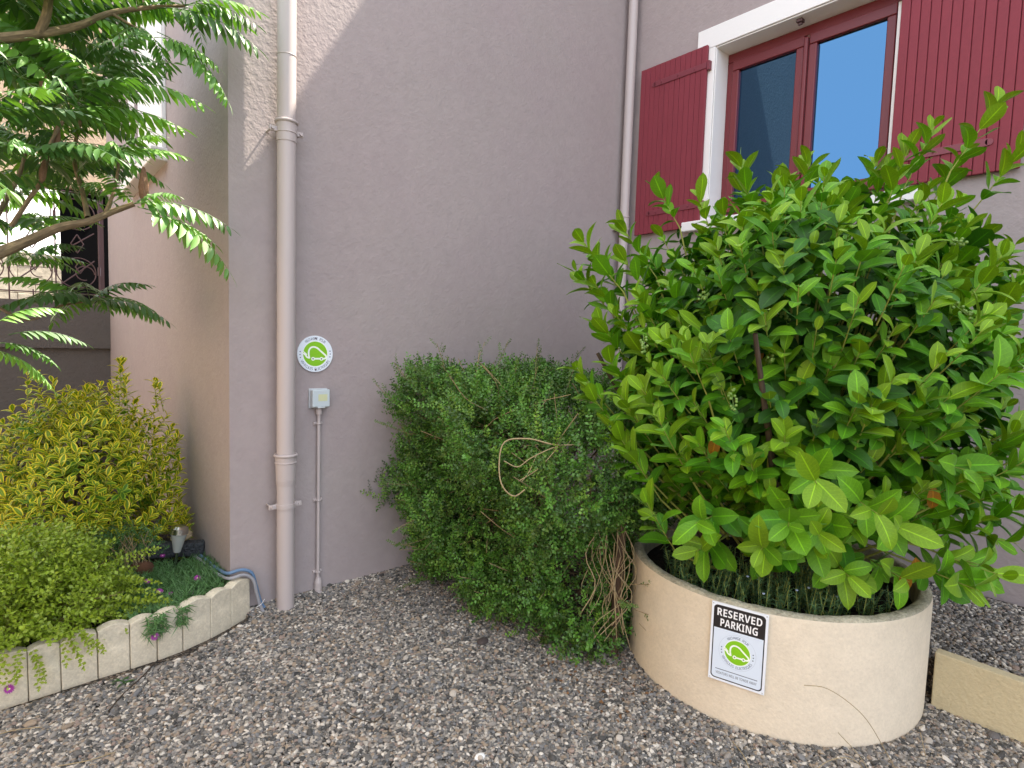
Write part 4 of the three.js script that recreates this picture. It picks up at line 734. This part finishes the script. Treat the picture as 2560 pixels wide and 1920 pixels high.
  [[[-4.10, .012, .47], [-4.03, .016, .49], [-3.96, .012, .52]], [[-3.56, .012, .29], [-3.62, .016, .38], [-3.70, .014, .47], [-3.76, .012, .56]], [[-1.98, .012, 2.20], [-2.03, .017, 2.27], [-2.10, .012, 2.34]], [[-3.05, .012, 1.10], [-3.03, .018, 1.2], [-2.99, .014, 1.26], [-2.93, .012, 1.24]], [[-3.93, .012, .80], [-3.84, .016, .84], [-3.77, .012, .84]]].forEach((l2, i) => single('twig', tube(pts(l2), i === 1 ? .0026 : .0017, 16, 5), i === 1 || i === 3 ? M.barkDark : M.dryTwig, twl[i], 'twig'));
  const fl2 = ['dark flat pebble on the gravel in front of the hedge', 'black lump of dirt on the gravel under the edging', 'white round pebble in the gravel near the bottom centre', 'black lump of dirt in the middle of the gravel', 'grey stone lying against the beige concrete kerb'];
  [[-2.281, 1.039, .026, [.06, .045, .04]], [-3.33, .32, .016, [.03, .028, .026]], [-2.78, 1.66, .02, [.8, .79, .75]], [-3.1, .75, .015, [.03, .03, .03]], [-1.12, 2.84, .022, [.12, .11, .105]]].forEach(([x, z, s, c], i) => { const m = single('pebble', rock(new THREE.IcosahedronGeometry(s, 2), .15, 20 + i), std(lin(...c), .85), fl2[i], 'pebble', [x, s * .4, z]); m.scale.set(1.2, .55, .9); });
  { seed(63); const lg = leafGeo(1, .45, .3, 1.1, .5, 2, 4), ml = [], cl = []; for (let i = 0; i < 150; i++) { const a = rnd(), x = a < .6 ? rr(-2.25, -1.8) : rr(-2.3, -1.6), z = a < .6 ? rr(1.35, 1.85) : rr(.3, 2.4); if (Math.hypot(x - PC.x, z - PC.z) < PR + .01) continue; ml.push(basis(V(x, .012, z), V(rr(-1, 1), rr(-.1, .2), rr(-1, 1)), V(rr(-.4, .4), 1, rr(-.4, .4)), rr(.014, .032))); const b = rr(.5, 1.3); cl.push(lin(.17 * b, .085 * b, .035 * b)); }
    const lt = inst('leaf_litter', lg, std(lin(1, 1, 1), .9, { side: THREE.DoubleSide }), ml, cl, scene); lt.userData.label = 'brown fallen leaves scattered on the gravel by the hedge'; lt.userData.category = 'leaf litter'; }
  const wd = thing('weed', 'tiny green weed sprouting from the gravel below the edging', 'plant'); seed(62);
  for (let i = 0; i < 16; i++) { const g = leafGeo(.05, .009, .2, .8, .5, 2, 4); const m = part('blade', g, leafMat(.05, .13, .03, null), wd); basis(V(-3.70 + rr(-.02, .02), .004, .36 + rr(-.02, .02)), V(rr(-1, 1), rr(.4, .9), rr(-1, 1)), V(0, 1, .2), rr(.7, 1.2)).decompose(m.position, m.quaternion, m.scale); }
}
// ---------------------------------------------------------------- what lies behind the bed on the left
{
  const lw = thing('terrace_wall', 'low dark rendered terrace wall with a ledge behind the bed', 'wall');
  part('wall', box(-5.6, -3.166, -.2, 1.29, -4.9, -4.6), M.darkwall, lw); part('coping', box(-5.6, -3.166, 1.292, 1.78, -4.92, -4.55), M.darkwall, lw);
  const r = thing('iron_railing', 'wrought iron railing with scrolls and diamonds on the terrace wall', 'railing');
  const z = -4.72, R = .0075, bar = (a, b, n = 'bar') => part(n, tube([V(a[0], a[1], z), V((a[0] + b[0]) / 2, (a[1] + b[1]) / 2, z), V(b[0], b[1], z)], R, 4, 6), M.iron, r);
  bar([-5.5, 1.86], [-3.2, 1.88], 'rail'); bar([-5.5, 2.93], [-3.2, 2.97], 'rail');
  for (const x of [-4.42, -4.0, -3.62, -3.24]) { bar([x, 1.78], [x, 2.95]); part('knot', (() => { const g = new THREE.CylinderGeometry(.014, .014, .09, 8); g.translate(x, 2.14, z); return g; })(), M.iron, r); part('knot', (() => { const g = new THREE.CylinderGeometry(.014, .014, .09, 8); g.translate(x, 2.7, z); return g; })(), M.iron, r); }
  const circ = (x, y, q, a0, a1) => { const l = []; for (let i = 0; i <= 20; i++) { const a = a0 + (a1 - a0) * i / 20, k = q * (1 - .25 * i / 20); l.push(V(x + k * Math.cos(a), y + k * Math.sin(a), z)); } part('scroll', tube(l, R * .8, 40, 6), M.iron, r); };
  for (const x of [-4.2, -3.81, -3.43]) { circ(x, 2.12, .19, -3.4, 2.2); circ(x, 2.72, .19, 3.4, -2.2); circ(x + .06, 2.1, .09, 0, 5); bar([x - .17, 1.95], [x + .15, 2.25]); bar([x + .15, 2.55], [x - .1, 2.35]); bar([x, 1.78], [x, 1.9]);
    const l = [V(x, 2.52, z), V(x + .055, 2.42, z), V(x, 2.32, z), V(x - .055, 2.42, z), V(x, 2.52, z)]; const c = new THREE.CurvePath(); for (let i = 0; i < 4; i++) c.add(new THREE.LineCurve3(l[i], l[i + 1])); part('diamond', new THREE.TubeGeometry(c, 32, R * .8, 6), M.iron, r);
    const l3 = [V(x + .02, 2.24, z), V(x + .06, 2.17, z), V(x + .02, 2.1, z), V(x - .02, 2.17, z), V(x + .02, 2.24, z)]; const c3 = new THREE.CurvePath(); for (let i = 0; i < 4; i++) c3.add(new THREE.LineCurve3(l3[i], l3[i + 1])); part('diamond', new THREE.TubeGeometry(c3, 32, R * .8, 6), M.iron, r); }
  // porch with a dark doorway and a beige wall over it
  const p = thing('porch', 'beige porch wall with a dark doorway behind the railing', 'porch');
  part('lintel_wall', box(-4.6, -3.0, 3.12, 6.2, -5.55, -5.3), M.beige, p); part('doorway_shade', box(-3.53, -3.0, 0, 3.118, -5.5, -5.42), M.black, p); part('post', box(-3.215, -3.17, 1.78, 3.1, -5.0, -4.94), M.iron, p);  // flat black panel stands in for the shade inside the doorway
  const gw = thing('block_wall', 'cream block garden wall in sunlight beyond the railing', 'wall');
  seed(72); part('core', box(-7.2, -2.6, -.1, 2.58, -8.2, -8.02), M.cream, gw);
  for (let j = 0; j < 7; j++) for (let i = 0; i < 7; i++) { const x0 = -4.9 + i * .4 + (j % 2) * .2, y0 = 1.2 + j * .2; part('block', box(x0 + .004, x0 + .396, y0 + .004, y0 + .196, -8.02, -8.0 + rr(0, .006), .006), M.cream, gw); }
  const nh = thing('added_bounce_house', 'unseen beige house added to bounce warm light into the yard', 'house', [-7.6, 0, 0]);  // added out of view to bounce warm sunlight onto the side wall
  part('wall', box(-4, 0, 0, 4.0, -7, 5), M.beige, nh); part('roof', box(-4.3, .4, 4.002, 4.2, -7.3, 5.3), std(lin(.35, .14, .08), .9), nh);
  const wh = thing('white_house', 'bright white sunlit house wall far behind the railing', 'house', [-4.3, 0, -13]); wh.rotation.y = .9;
  part('wall', box(-4, 4, 0, 6.5, -3, 0), M.whiteWall, wh); const rf = part('roof', box(-4.3, 4.3, 6.502, 6.7, -3.3, .4), std(lin(.35, .14, .08), .9), wh);
  const wn = part('window', box(-.6, .4, 2.0, 3.2, .003, .03), M.black, wh); part('window_sill', box(-.7, .5, 1.92, 1.998, .003, .1), M.white, wh);
}

renderer.render(scene, camera);
